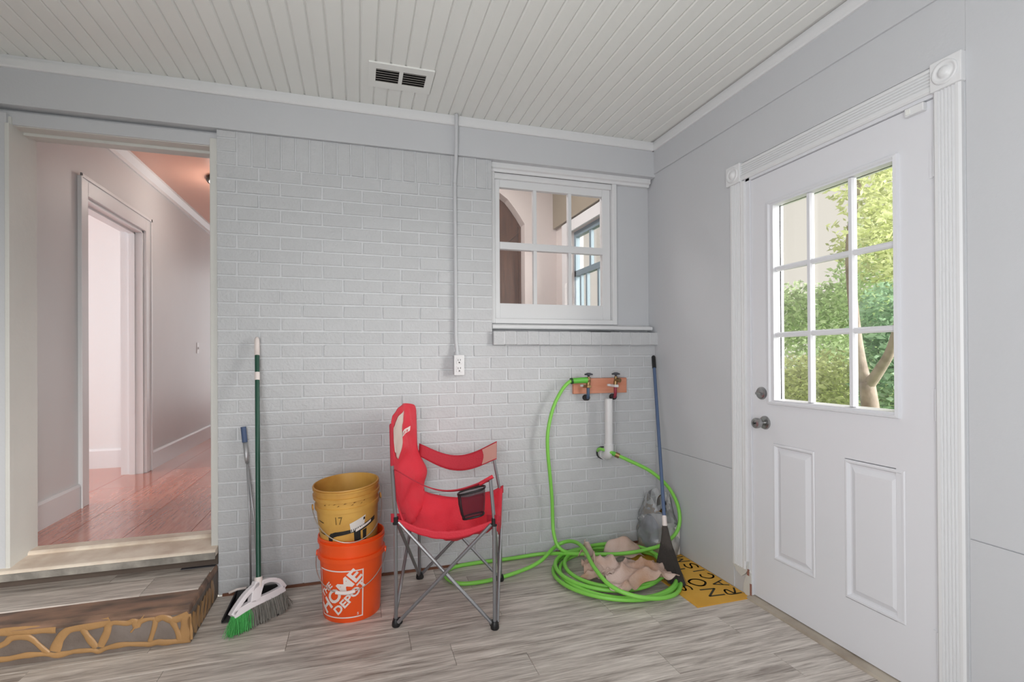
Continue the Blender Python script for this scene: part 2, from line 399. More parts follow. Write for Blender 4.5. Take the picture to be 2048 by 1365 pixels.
# broken foot of the left casing
part(MB().prism([(-.70, .131), (-.792, .131), (-.806, .17), (-.80, .125), (-.785, .105), (-.76, .085), (-.725, .10)], 'x', -.014, .002), 'broken_casing_end', M_JAMB, cas)
part(MB().prism([(-.792, .0), (-.822, .0), (-.822, .12), (-.808, .135), (-.79, .10), (-.772, .05), (-.77, .015)], 'x', -.012, .03), 'patched_jamb_foot', M_JAMB, cas)
part(B((-.0135, -.812, .105), (-.010, -.797, .135)).box((-.0135, -.826, .0), (-.0105, -.816, .07)), 'rust_stain', mat('rust', (150, 105, 92), .8, var=.3, vscale=80), cas)
# threshold
th = MB().prism([(-.035, .0), (-.03, .010), (-.005, .016), (.06, .018), (.06, 0)], 'y', -1.66, -.815)
part(th, 'threshold', mat('worn_threshold', (186, 176, 162), .5, rgb2=(150, 138, 124), vscale=5), cas)

# ---------------------------------------------------------------- entry door (door_1)
DX = .004       # inner face of the slab
d1 = empty('door_1', (0, -1.235, 0), 'white entry door with nine-pane window and two raised panels', 'door', 'structure')
YA, YB = -1.6455, -.8245
LY0, LY1, LZ0, LZ1 = -1.528, -.926, .955, 1.902
slab = MB()
slab.box((DX, YA, .02), (.048, LY0+.02, 2.038)); slab.box((DX, LY1-.02, .02), (.048, YB, 2.038))
slab.box((DX, LY0+.02, LZ1-.02), (.048, LY1-.02, 2.038)); 
# below the glass: slab with two panel recesses
P = [(-1.172, -.950, .240, .776), (-1.540, -1.309, .228, .773)]
slab.box((DX, LY0+.02, .02), (.048, LY1-.02, .2265)); slab.box((DX, LY0+.02, .7765), (.048, LY1-.02, LZ0+.02))
slab.box((DX, -1.309, .2265), (.048, -1.172, .7765)); slab.box((DX, -.950, .2265), (.048, LY1-.02, .7765))
slab.box((DX, -1.172, .2265), (.048, -.950, .2401)); slab.box((.02, LY0+.02, .2265), (.048, LY1-.02, .7765))
so = part(slab, 'slab', M_DOORW, d1)
def raised(y0, y1, z0, z1):
    mb = MB()
    def ring(off, x): return [(x, y0+off, z0+off), (x, y1-off, z0+off), (x, y1-off, z1-off), (x, y0+off, z1-off)]
    rings = [ring(0, DX-.0005), ring(.004, DX-.004), ring(.010, DX-.004), ring(.018, DX+.008), ring(.024, DX+.008), ring(.045, DX-.003), ring(.052, DX-.003)]
    vs = [v for q in rings for v in q]; fs = []
    for i in range(len(rings)-1):
        for k in range(4): fs.append((i*4+k, i*4+(k+1) % 4, (i+1)*4+(k+1) % 4, (i+1)*4+k))
    fs.append(tuple(len(vs)-4+k for k in range(4)))
    return mb.add(vs, fs)
for q in P: part(raised(*q), 'raised_panel', M_DOORW, d1)
# window in the door
GY0, GY1, GZ0, GZ1 = -1.512, -.974, .982, 1.874
lf = MB()
def ring(y0, y1, z0, z1, x): return [(x, y0, z0), (x, y1, z0), (x, y1, z1), (x, y0, z1)]
rg = [ring(LY0, LY1, LZ0, LZ1, DX), ring(LY0+.003, LY1-.003, LZ0+.003, LZ1-.003, DX-.012), ring(LY0+.014, LY1-.014, LZ0+.012, LZ1-.012, DX-.014), ring(LY0+.017, LY1-.020, LZ0+.017, LZ1-.017, DX-.006), ring(GY0-.004, GY1+.008, GZ0-.004, GZ1+.004, DX-.008), ring(GY0, GY1, GZ0, GZ1, DX+.018), ring(GY0, GY1, GZ0, GZ1, DX+.03)]
vs_ = [v for q in rg for v in q]; fs_ = []
for i in range(len(rg)-1):
    for k in range(4): fs_.append((i*4+k, i*4+(k+1) % 4, (i+1)*4+(k+1) % 4, (i+1)*4+k))
lf.add(vs_, fs_)
lfo = part(lf, 'glazing_frame', M_DOORW, d1)
part(MB().frame('x', .026, .048, (GY0-.02, GZ0-.03), (GY1+.05, GZ1+.03), .02, .05, .03, .03), 'outer_glazing_frame', M_DOORW, d1)
for c in (-1.1525, -1.3425): part(MB().prism([(DX+.016, c-.013), (DX+.004, c-.013), (DX-.004, c-.007), (DX-.004, c+.007), (DX+.004, c+.013), (DX+.016, c+.013)], 'z', GZ0, GZ1), 'muntin', M_DOORW, d1)
for c in (1.582, 1.278): part(MB().prism([(DX+.016, c-.012), (DX+.004, c-.012), (DX-.003, c-.006), (DX-.003, c+.006), (DX+.004, c+.012), (DX+.016, c+.012)], 'y', GY0, GY1), 'muntin', M_DOORW, d1)
ys_ = [GY0, -1.3425, -1.1525, GY1]; zs_ = [GZ0, 1.278, 1.582, GZ1]
for i in range(3):
    for j in range(3): part(B((DX+.016, ys_[i]+.001, zs_[j]+.001), (DX+.020, ys_[i+1]-.001, zs_[j+1]-.001)), 'pane', M_GLASS, d1)
# knob, deadbolt, hinges, alarm sensor
def lathe_x(prof, yy, zz, seg=28): return MB().lathe(prof, seg, Matrix.Translation((DX, yy, zz)) @ Matrix.Rotation(-PI/2, 4, 'Y'))
kr = part(lathe_x([(.0001, 0), (.032, 0), (.032, .004), (.029, .009), (.022, .011), (.0001, .011)], -.904, .866), 'knob_rose', M_METAL, d1, smooth=True, auto=True)
kb = lathe_x([(.011, .010), (.011, .022), (.016, .026), (.0215, .032), (.024, .044), (.025, .056), (.022, .0615), (.012, .063), (.011, .060), (.0001, .060)], -.904, .866)
kk = part(kb, 'knob', M_METAL, d1, smooth=True, auto=True)
part(B((DX-.066, -.907, .862), (DX-.0605, -.901, .870)), 'turn_button', M_BLACK, d1)
part(lathe_x([(.0001, 0), (.030, 0), (.030, .006), (.027, .011), (.022, .013), (.0001, .013)], -.886, 1.004), 'deadbolt_rose', M_METAL, d1, smooth=True, auto=True)
part(MB().prism([(-.870, .998), (-.905, .996), (-.905, 1.004), (-.870, 1.010)], 'x', DX-.028, DX-.012), 'thumb_turn', M_METAL, d1, bevel=.002)
for z0, z1 in ((1.774, 1.876), (.962, 1.07), (.155, .262)):
    h = part(MB().tube([(DX-.008, -1.6475, z0), (DX-.008, -1.6475, z1)], .0055, 10), 'hinge', M_DOORW, d1, smooth=True, auto=True)
    sub(B((DX-.003, -1.645, z0), (DX-.0005, -1.628, z1)), 'hinge_leaf', M_DOORW, h)
s = part(B((DX-.020, -1.622, 2.008), (DX-.0, -1.560, 2.036)), 'alarm_sensor', M_WHITE, d1, bevel=.003)
part(B((DX-.023, -1.580, 2.012), (DX-.0195, -1.566, 2.030)), 'sensor_lens', M_CEIL, d1, bevel=.001)

# ---------------------------------------------------------------- window in the back wall
w1 = empty('window_1', (-.665, .1, 1.36), 'white six-pane window set in the brick beside the corner', 'window', 'structure')
fr_ = MB().frame('y', .052, .150, (-1.086, 1.385), (-.246, 2.335), .030, .030, .03, .05)
part(fr_, 'outer_frame', M_WHITE, w1, bevel=.003)
sash = MB()
sash.box((-1.054, .083, 1.416), (-1.017, .118, 2.288)); sash.box((-.334, .083, 1.416), (-.278, .118, 2.288))
sash.box((-1.017, .083, 2.208), (-.334, .118, 2.288)); sash.box((-1.017, .083, 1.416), (-.334, .118, 1.508)); sash.box((-1.017, .079, 1.835), (-.334, .118, 1.878))
sa = part(sash, 'sash', M_WHITE, w1, bevel=.002)
for xc in (-.790, -.5575):
    for za, zb in ((1.508, 1.835), (1.878, 2.208)): sub(B((xc-.0105, .086, za), (xc+.0105, .114, zb)), 'muntin', M_WHITE, sa).matrix_parent_inverse = Matrix.Identity(4)
for a, b in ((-1.017, -.8005), (-.7795, -.568), (-.547, -.334)):
    for za, zb in ((1.508, 1.835), (1.878, 2.208)): part(B((a, .099, za), (b, .103, zb)), 'pane', M_DGLASS, w1)
part(B((-.268, .070, 1.43), (-.256, .084, 2.285)).box((-1.06, .074, 1.43), (-1.05, .086, 2.285)), 'stop_bead', M_WHITE, w1, bevel=.002)
part(B((-1.055, .062, 2.252), (-.277, .0845, 2.292)), 'top_stop', M_WHITE, w1, bevel=.003)
hd = MB().prism([(.10, 2.285), (.045, 2.285), (.042, 2.300), (.026, 2.305), (.026, 2.334), (.10, 2.334)], 'x', -1.086, -.012)
part(hd, 'head_casing', M_WHITE, w1, bevel=.002)
part(MB().prism([(.11, 1.352), (.014, 1.350), (.010, 1.358), (.012, 1.372), (.10, 1.392)], 'x', -1.083, -.014), 'sill', M_WHITE, w1, bevel=.003)
part(B((-1.06, .066, 1.386), (-.268, .1, 1.416)), 'stool_strip', M_WHITE, w1, bevel=.003)
part(B((-.47, .0, 1.334), (-.26, .03, 1.339)), 'loose_shim', M_BLACK, w1)

# ---------------------------------------------------------------- doorway to the hall (door_2: frame only)
d2 = empty('door_2', (-2.94, 0, .25), 'open cased doorway with worn white jambs leading to the hall', 'doorway', 'structure')
ZF = .27
part(B((-3.365, .012, .225), (-3.335, .207, 2.29)), 'jamb', M_JAMB, d2, bevel=.003)
part(B((-2.540, .012, .245), (-2.505, .207, 2.29)), 'jamb', M_JAMB, d2, bevel=.003)
part(B((-3.365, .03, 2.253), (-2.505, .207, 2.30)), 'head_jamb', M_JAMB, d2, bevel=.003)
part(B((-3.336, .10, 2.240), (-2.538, .14, 2.256)), 'door_stop', M_JAMB, d2, bevel=.002)
part(B((-3.43, -.004, .20), (-3.345, .03, 2.30)), 'side_casing', M_WALL, d2, bevel=.003)
part(B((-3.349, -.008, .225), (-3.3325, .03, 2.2525)), 'casing_bead', M_JAMB, d2, bevel=.002)
part(B((-3.43, .022, 2.256), (-2.507, .05, 2.318)), 'head_casing', M_WALL, d2, bevel=.003)
sill = MB().prism([(-.045, .212), (-.045, .238), (-.035, .248), (.125, .258), (.125, .212)], 'x', -3.46, -2.508)
part(sill, 'sill', M_SILLW, d2, bevel=.004)
part(MB().prism([(.125, .20), (.125, .266), (.135, .274), (.207, .274), (.207, .20)], 'x', -3.36, -2.53), 'threshold', M_SILLW, d2, bevel=.003)
part(B((-3.46, .006, .158), (-2.509, .0195, .213)), 'riser_board', mat('shaded_riser', (92, 80, 72), .7, var=.2, vscale=8), d2)  # brown riser, its colour darkened for the shadow under the sill
part(B((-3.46, -.050, .205), (-2.508, -.043, .236)), 'sill_edge', mat('grey_chipped_edge', (128, 124, 118), .7, rgb2=(165, 160, 152), vscale=14, bump=.3), d2)

# ---------------------------------------------------------------- hallway beyond
HX = -3.48; HC = 2.72
hf = B((-6.0, .207, ZF-.12), (-2.2, 5.2, ZF-.006)).build('floor_hallway', M_SUB); tag(hf, 'glossy orange-red wooden floor of the hallway', 'floor', 'structure')
rnd = random.Random(3)
x = -6.0; hc = {}
while x < -2.2:
    wd = .4 if x < -3.7 else .305
    yy = .207-rnd.random()*.8
    while yy < 5.2:
        a, b = max(yy, .207), min(yy+1.22, 5.2)
        if b-a > .03:
            o = B((x+.0012, a+.0012, ZF-.006), (min(x+wd, -2.2)-.0012, b-.0012, ZF)).build('floor_sheet', M_HFLOOR, hf)
        yy += 1.22
    x += wd
DA, DB = .995, 1.905; DT = 2.215
hw = MB(); TH = .14
hw.box((HX-TH, .207, ZF), (HX, DA, HC)); hw.box((HX-TH, DB, ZF), (HX, 5.2, HC)); hw.box((HX-TH, DA, DT), (HX, DB, HC))
hwo = hw.build('wall_hallway_left', M_HALLW); tag(hwo, 'light grey hallway wall seen through the open doorway', 'wall', 'structure')
hr = B((-2.36, .207, ZF), (-2.2, 5.2, HC)).box((-3.62, 5.1, ZF), (-2.2, 5.25, HC)).box((-3.62, .10, ZF-.05), (-3.366, .207, HC)).build('wall_hallway_right', M_HALLW); tag(hr, 'hallway end and right walls behind the brick', 'wall', 'structure')
hcg = B((-6.0, .205, HC), (-2.2, 5.25, HC+.1)).build('ceiling_hallway', M_PEACH); tag(hcg, 'peach coloured hallway ceiling above the open doorway', 'ceiling', 'structure')
bbh = empty('baseboard_hallway', (HX, 2, ZF), 'tall white hallway baseboard on either side of the inner doorway', 'baseboard', 'structure')
for a, b in ((.207, DA-.09), (DB+.10, 5.1)): part(MB().prism([(HX, ZF), (HX+.016, ZF), (HX+.016, ZF+.135), (HX+.010, ZF+.15), (HX, ZF+.15)], 'y', a, b), 'baseboard_length', M_WHITE, bbh)
crh = MB().prism([(HX, HC-.085), (HX+.012, HC-.085), (HX+.018, HC-.06), (HX+.05, HC-.02), (HX+.05, HC), (HX, HC)], 'y', .207, 5.1).build('trim_5', M_WHITE); tag(crh, 'white crown moulding along the hallway ceiling', 'crown moulding', 'structure')
d3 = empty('door_3', (HX, 1.45, ZF), 'white cased inner doorway in the hallway wall', 'doorway', 'structure')
part(B((HX, DA-.09, ZF), (HX+.02, DA, DT+.105)).box((HX, DB, ZF), (HX+.02, DB+.11, DT+.105)).box((HX, DA, DT), (HX+.02, DB, DT+.105)), 'casing', M_WHITE, d3, bevel=.003)
part(B((HX+.02, DB+.085, ZF), (HX+.028, DB+.11, DT+.12)).box((HX+.02, DA-.10, ZF), (HX+.028, DA-.085, DT+.12)).box((HX+.02, DA-.1, DT+.098), (HX+.028, DB+.11, DT+.12)), 'back_band', M_WHITE, d3, bevel=.002)
part(B((HX-TH-.01, DB-.018, ZF), (HX, DB, DT)).box((HX-TH-.01, DA, ZF), (HX, DA+.018, DT)).box((HX-TH-.01, DA, DT-.018), (HX, DB, DT)), 'jamb', M_WHITE, d3)
part(B((HX-.09, DB-.032, ZF), (HX-.05, DB-.018, DT-.018)).box((HX-.09, DA+.018, DT-.032), (HX-.05, DB-.018, DT-.018)), 'door_stop', M_WHITE, d3)
# room beyond the inner doorway
rb_ = B((-6.0, 2.235, ZF), (HX-TH, 2.35, HC)).box((-6.0, .1, ZF), (-5.9, .5, HC)).box((-6.0, 1.9, ZF), (-5.9, 2.3, HC)).box((-6.0, .5, ZF), (-5.9, 1.9, .9)).box((-6.0, .5, 2.5), (-5.9, 1.9, HC)).box((-6.0, .1, ZF), (-3.62, .207, HC)).build('wall_bedroom', mat('pale_room_paint', (228, 229, 230), .5)); tag(rb_, 'bright pale wall of the room beyond the hallway doorway', 'wall', 'structure')
bb2 = MB().prism([(2.235, ZF), (2.22, ZF), (2.22, ZF+.145), (2.228, ZF+.16), (2.235, ZF+.16)], 'x', -5.9, HX-TH).build('baseboard_bedroom', M_WHITE); tag(bb2, 'white baseboard in the bright room beyond the hallway', 'baseboard', 'structure')
# hallway switch and ceiling light
sw = empty('light_switch', (HX, 3.33, 1.30), 'small white light switch on the grey hallway wall', 'light switch')
pl = part(B((HX, 3.295, 1.242), (HX+.006, 3.365, 1.358)), 'cover_plate', M_WHITE, sw, bevel=.002)
part(B((HX+.006, 3.325, 1.288), (HX+.014, 3.335, 1.312)), 'toggle', M_WHITE, sw)
cl = empty('ceiling_light', (-2.90, 2.02, HC), 'dark-rimmed flush ceiling light glowing in the hallway', 'ceiling light')
T = Matrix.Translation((-2.90, 2.02, HC))
part(MB().lathe([(.0001, 0), (.155, 0), (.16, -.02), (.15, -.035), (.13, -.035)], 32, T), 'rim', mat('bronze', (60, 48, 40), .35, .6), cl, smooth=True, auto=True)
part(MB().lathe([(.14, -.03), (.125, -.06), (.09, -.085), (.04, -.098), (.0001, -.10)], 32, T), 'glass_bowl', emit('glowing_glass', (255, 240, 225), 2.0), cl, smooth=True)
light('ceiling_lamp_glow', 'POINT', (-2.90, 2.02, HC-.2), (-2.9, 2.02, 0), 6, (1, .93, .86), shadow_soft_size=.12)

# ---------------------------------------------------------------- room behind the small window
YF = 1.68
rm = MB()
ar = [(-1.70, ZF), (-.322, ZF), (-.322, 2.44), (-.369, 2.513), (-.424, 2.587), (-.485, 2.66), (-.569, 2.718), (-.68, 2.78), (-.82, 2.82), (-1.0, 2.835), (-1.18, 2.82), (-1.32, 2.78), (-1.45, 2.71), (-1.56, 2.62), (-1.70, 2.44)]
RT = 3.0
# far wall with an arched opening: pieces around the arch
rm.box((-.322, YF, ZF), (.0, YF+.12, RT)); rm.box((-2.2, YF, ZF), (-1.70, YF+.12, RT))
for (xa, za), (xb, zb) in zip(ar[2:-1], ar[3:]):
    rm.prism([(xb, zb), (xa, za), (xa, RT), (xb, RT)], 'y', YF, YF+.12)
fw = rm.build('wall_far_room', M_PINK); tag(fw, 'pinkish plaster wall with an arch seen through the small window', 'wall', 'structure')
ap = B((-1.75, YF+.13, ZF), (-.25, YF+.19, RT)).build('arch_panelling', M_BROWN); tag(ap, 'dark brown wooden panelling inside the arch beyond the small window', 'panelling', 'structure')
MB().tube([(-.33, YF+.128, 2.40), (-.95, YF+.128, 1.84)], .008, 6).build('diagonal_brace', M_BROWN, ap)
B((-.345, YF+.11, ZF), (-.324, YF+.135, 2.44)).build('arch_edge_board', M_BROWN, ap)
WY0, WY1, WZ0, WZ1 = .72, 1.33, 1.25, 2.30
wx = MB()
wx.box((0, .2, 0), (.12, WY0, RT)); wx.box((0, WY1, 0), (.12, YF+.2, RT)); wx.box((0, WY0, 0), (.12, WY1, WZ0)); wx.box((0, WY0, WZ1), (.12, WY1, RT))
wxo = wx.build('wall_far_room_right', M_PINK); tag(wxo, 'plaster side wall with its own window beyond the small window', 'wall', 'structure')
ot = B((-2.2, .205, RT), (.12, YF+.2, RT+.1)).box((-2.2, .205, ZF-.1), (.12, YF+.2, ZF)).box((-2.2, .205, ZF), (-2.1, YF+.2, RT)).build('ceiling_far_room', M_PINK); tag(ot, 'ceiling, floor and side of the room beyond the small window', 'ceiling', 'structure')
sf = B((-.035, .206, 2.41), (0, YF, RT)).build('trim_6', mat('taupe_soffit', (150, 140, 124), .6)); tag(sf, 'taupe soffit over the window of the room beyond', 'soffit', 'structure')
w2 = empty('window_2', (0, 1.02, WZ0), 'blue-grey window seen at an angle through the small window', 'window', 'structure')
part(MB().frame('x', -.02, .0, (WY0-.10, WZ0-.1), (WY1+.17, WZ1+.10), .10, .17, .1, .10), 'casing', M_WHITE, w2, bevel=.003)
part(MB().frame('x', .03, .07, (WY0, WZ0), (WY1, WZ1), .035, .035, .05, .05), 'frame', M_TRIMB, w2)
part(B((.03, WY0, 1.90), (.07, WY1, 1.95)), 'meeting_rail', M_TRIMB, w2)
part(B((.035, 1.0, 1.95), (.06, 1.035, WZ1)), 'muntin', M_TRIMB, w2)
for yy in (.86, 1.08, 1.2): part(B((.035, yy, WZ0), (.06, yy+.028, 1.90)), 'muntin', M_TRIMB, w2)
part(B((.048, WY0, WZ0), (.052, WY1, WZ1)), 'pane', M_GLASS, w2)

light('far_room_fill', 'AREA', (-1.1, .95, 2.95), (-.9, 1.0, 0), 21, (1, .96, .93), shape='DISK', size=.5)  # added unseen fill lamp to brighten the room behind the small window
# ---------------------------------------------------------------- walls behind the camera
wl = B((-4.95, -4.45, -.1), (-4.8, .2, 2.7)).build('wall_left', M_WALL); tag(wl, 'grey wall at the left end of the porch room', 'wall', 'structure')
wrr = MB().box((-4.95, -3.3, -.1), (.13, -3.17, .55)).box((-4.95, -3.3, 1.95), (.13, -3.17, 2.7)).box((-4.95, -3.3, .55), (-2.75, -3.17, 1.95)).box((-1.1, -3.3, .55), (.13, -3.17, 1.95)).build('wall_rear', M_WALL)
tag(wrr, 'grey rear wall with a wide window opening', 'wall', 'structure')

# ================================================================== OUTSIDE
gr = MB().grid(lambda a, b: (.2+a*30, -15+b*34, -.35+.05*noise.noise(Vector((a*20, b*20, 0)))), 40, 40).build('lawn', mat('grass', (96, 128, 60), .9, rgb2=(150, 160, 90), vscale=3)); tag(gr, 'green lawn outside the entry door', 'lawn', 'structure')
def leaf_mat(name, rgb):
    m = bpy.data.materials.new(name); m.use_nodes = True; nt = m.node_tree; p = nt.nodes['Principled BSDF']; out = nt.nodes['Material Output']
    oi = nt.nodes.new('ShaderNodeNewGeometry'); hs = nt.nodes.new('ShaderNodeHueSaturation'); mr = nt.nodes.new('ShaderNodeMapRange')
    mr.inputs['To Min'].default_value = .6; mr.inputs['To Max'].default_value = 1.35
    nt.links.new(oi.outputs['Random Per Island'], mr.inputs['Value']); nt.links.new(mr.outputs[0], hs.inputs['Value']); hs.inputs['Color'].default_value = (*srgb(rgb), 1)
    nt.links.new(hs.outputs[0], p.inputs['Base Color']); p.inputs['Roughness'].default_value = .5
    tl = nt.nodes.new('ShaderNodeBsdfTranslucent'); nt.links.new(hs.outputs[0], tl.inputs[0])
    mx = nt.nodes.new('ShaderNodeMixShader'); mx.inputs[0].default_value = .55
    nt.links.new(p.outputs[0], mx.inputs[1]); nt.links.new(tl.outputs[0], mx.inputs[2]); nt.links.new(mx.outputs[0], out.inputs[0]); MATS[name] = m; return m
L_A = leaf_mat('bright_leaf', (220, 226, 182)); L_B = leaf_mat('mid_leaf', (206, 222, 186)); L_C = leaf_mat('cool_leaf', (172, 202, 174))
M_BARK = mat('pale_bark', (150, 138, 126), .8, rgb2=(118, 106, 96), vscale=6, bump=.4, bscale=25)
def foliage(blobs, n, size, seed):
    rg_ = random.Random(seed); mb = MB(); tot = sum(b[3]*b[4]*b[5] for b in blobs)
    for (cx, cy, cz, rx, ry, rz) in blobs:
        for _ in range(int(n*rx*ry*rz/tot)):
            d = Vector((rg_.gauss(0, 1), rg_.gauss(0, 1), rg_.gauss(0, 1))).normalized()*(rg_.random()**.4)
            c = Vector((cx+d.x*rx, cy+d.y*ry, cz+d.z*rz)); s_ = size*rg_.uniform(.6, 1.3)
            a = Vector((rg_.gauss(0, 1), rg_.gauss(0, 1), rg_.gauss(0, .6))).normalized(); b = a.cross(Vector((rg_.gauss(0, 1), rg_.gauss(0, 1), rg_.gauss(0, 1)))).normalized()
            nrm = a.cross(b)
            mb.add([c-a*s_, c+b*s_*.45+nrm*s_*.12, c+a*s_, c-b*s_*.45+nrm*s_*.12], [(0, 1, 2), (0, 2, 3)])
    return mb
def tree(name, label, base, trunk, blobs, n, size, lm, seed, cat='tree'):
    e = empty(name, base, label, cat)
    for nm, pts, rs in trunk: part(MB().tube(catmull(pts, 6), [rs[0]+(rs[1]-rs[0])*i/((len(pts)-1)*6) for i in range((len(pts)-1)*6+1)], 10), nm, M_BARK, e, smooth=True)
    me = foliage(blobs, n, size, seed)
    o = bpy.data.objects.new('foliage', None)
    mesh = bpy.data.meshes.new('foliage'); mesh.from_pydata(me.v, [], me.f); mesh.materials.append(lm); mesh.update()
    bpy.data.objects.remove(o); o = bpy.data.objects.new('foliage', mesh); COL.objects.link(o); at(o, e); o['kind'] = 'stuff'
    return e
tree('forked_tree', 'pale forked tree trunk behind the lower right door panes', (4.0, 1.62, -.35),
     [('trunk', [(4.0, 1.60, -.4), (4.0, 1.63, .3), (4.0, 1.70, .85)], (.11, .085)), ('limb', [(4.0, 1.70, .8), (4.0, 1.78, 1.1), (3.98, 1.84, 1.7), (4.0, 1.9, 2.6), (4.1, 1.8, 3.6)], (.075, .035)), ('limb', [(4.0, 1.69, .8), (3.98, 1.52, 1.02), (3.95, 1.36, 1.28), (3.9, 1.2, 1.8), (3.9, 1.0, 2.8)], (.065, .03))],
     [(4.3, 1.5, 3.6, 1.0, .8, .9), (4.5, 1.9, 2.7, .7, .5, .5), (4.8, 1.3, 2.4, .7, .6, .6)], 5200, .050, L_A, 1)
tree('garden_shrub', 'dense cool green shrub behind the right-hand door panes', (5.2, 1.9, -.35), [('stem', [(5.2, 1.9, -.4), (5.2, 1.9, .8), (5.3, 1.95, 1.6)], (.05, .02))],
     [(5.3, 1.9, .9, .9, .8, 1.0), (5.6, 2.3, 1.6, .8, .7, .7)], 9000, .055, L_C, 2, 'shrub')
tree('garden_shrub', 'bright green shrub behind the lower left door panes', (5.0, 3.6, -.35), [('stem', [(5.0, 3.6, -.4), (5.0, 3.6, .5), (5.05, 3.65, 1.1)], (.05, .02))],
     [(5.0, 3.6, .4, 1.0, .9, .8), (4.9, 3.0, .7, .6, .6, .6)], 8000, .048, L_A, 3, 'shrub')
tree('leafy_tree', 'light green tree behind the middle row of door panes', (8.0, 5.0, -.35), [('trunk', [(8.0, 5.0, -.4), (8.0, 5.0, 1.0), (8.1, 5.1, 2.4)], (.12, .06))],
     [(8.0, 5.6, 1.9, 1.3, 1.3, .9), (8.2, 4.6, 2.5, 1.2, 1.0, .9), (7.8, 6.4, 2.2, .9, .9, .7), (8.0, 4.2, 3.4, 1.0, .8, .8)], 9000, .070, L_B, 4)
tree('leafy_tree', 'tall light green tree behind the upper right door pane', (7.0, 3.0, -.35), [('trunk', [(7.0, 3.0, -.4), (7.0, 3.0, 1.5), (7.1, 3.1, 3.4)], (.10, .05))],
     [(7.0, 3.0, 3.6, 1.1, .8, 1.1), (7.3, 3.6, 3.0, .9, .7, .7), (7.0, 2.7, 2.4, .9, .8, .7)], 7000, .058, L_A, 5)
tree('hedge_tree', 'background tree low behind the door window', (13, 9.5, -.35), [('trunk', [(13, 9.5, -.4), (13, 9.5, 1.2)], (.15, .1))],
     [(13, 9.5, 1.2, 2.2, 2.6, 1.7), (12.5, 7.0, 1.4, 2.0, 2.0, 1.8), (12.0, 5.0, 1.8, 1.8, 2.0, 1.9)], 9000, .095, L_B, 6)
# garden beyond the far-room window
tree('hedge_tree', 'greenery outside the angled window of the room beyond', (3.0, 8.6, -.35), [('trunk', [(3.0, 8.6, -.4), (3.0, 8.6, 1.0)], (.12, .08))],
     [(3.0, 8.6, .6, 1.6, 1.4, 1.0)], 2500, .12, L_A, 7)

# ================================================================== THINGS
# ---------------------------------------------------------------- ceiling vent
v = empty('ceiling_vent', (-1.632, -.33, CZ), 'white ceiling air vent with two dark louvred openings', 'air vent')
VX0, VX1, VY0, VY1 = -1.782, -1.478, -.438, -.222
part(MB().box((VX0, VY0, CZ-.007), (VX1, -.392, CZ)).box((VX0, -.272, CZ-.007), (VX1, VY1, CZ)).box((VX0, -.392, CZ-.007), (-1.748, -.272, CZ)).box((-1.513, -.392, CZ-.007), (VX1, -.272, CZ)).box((-1.640, -.392, CZ-.007), (-1.622, -.272, CZ)), 'frame', M_CEIL, v)
part(B((-1.75, -.393, CZ-.0012), (-1.512, -.271, CZ-.0002)), 'duct_opening', M_BLACK, v)
ML = mat('louvre_grey', (150, 146, 140), .5, .2)
for xa, xb in ((-1.747, -1.641), (-1.621, -1.514)):
    for i in range(6):
        yy = -.386+i*.0205
        part(MB().add([(xa, yy, CZ-.006), (xb, yy, CZ-.006), (xb, yy+.013, CZ-.0015), (xa, yy+.013, CZ-.0015)], [(0, 1, 2, 3)]), 'louvre', ML, v, solid=.001)

# ---------------------------------------------------------------- outlet with conduit
oe = empty('wall_outlet', (-1.294, 0, 1.14), 'grey painted conduit running down the brick to a double outlet box', 'outlet')
part(B((-1.320, -.046, 1.086), (-1.268, .0, 1.194)), 'box', M_BRICK, oe, bevel=.004)
fp = part(B((-1.323, -.051, 1.083), (-1.265, -.045, 1.197)), 'face_plate', M_WHITE, oe, bevel=.003)
for zc in (1.164, 1.118):
    rc = part(B((-1.310, -.0535, zc-.017), (-1.278, -.050, zc+.017)), 'socket', M_WHITE, oe, bevel=.003)
    sub(B((-1.3025, -.0542, zc-.001), (-1.3000, -.053, zc+.010)).box((-1.2890, -.0542, zc+.001), (-1.2865, -.053, zc+.010)), 'slot', M_BLACK, rc)
    sub(MB().lathe([(.0001, 0), (.0035, 0), (.0035, .0015)], 12, Matrix.Translation((-1.294, -.0535, zc-.0095)) @ Matrix.Rotation(PI/2, 4, 'X')), 'ground_hole', M_BLACK, rc)
part(MB().tube(catmull([(-1.302, -.024, 1.19), (-1.303, -.024, 1.23), (-1.306, -.013, 1.30), (-1.306, -.013, 1.5), (-1.306, -.013, 2.10), (-1.306, -.014, 2.18), (-1.303, -.034, 2.30), (-1.302, -.045, 2.40), (-1.302, -.050, 2.49), (-1.302, -.050, 2.545)], 6), .0105, 12), 'conduit', M_WALL, oe, smooth=True)
part(MB().tube([(-1.302, -.024, 1.188), (-1.3025, -.024, 1.215)], .014, 12), 'conduit_connector', M_WALL, oe, smooth=True, auto=True)

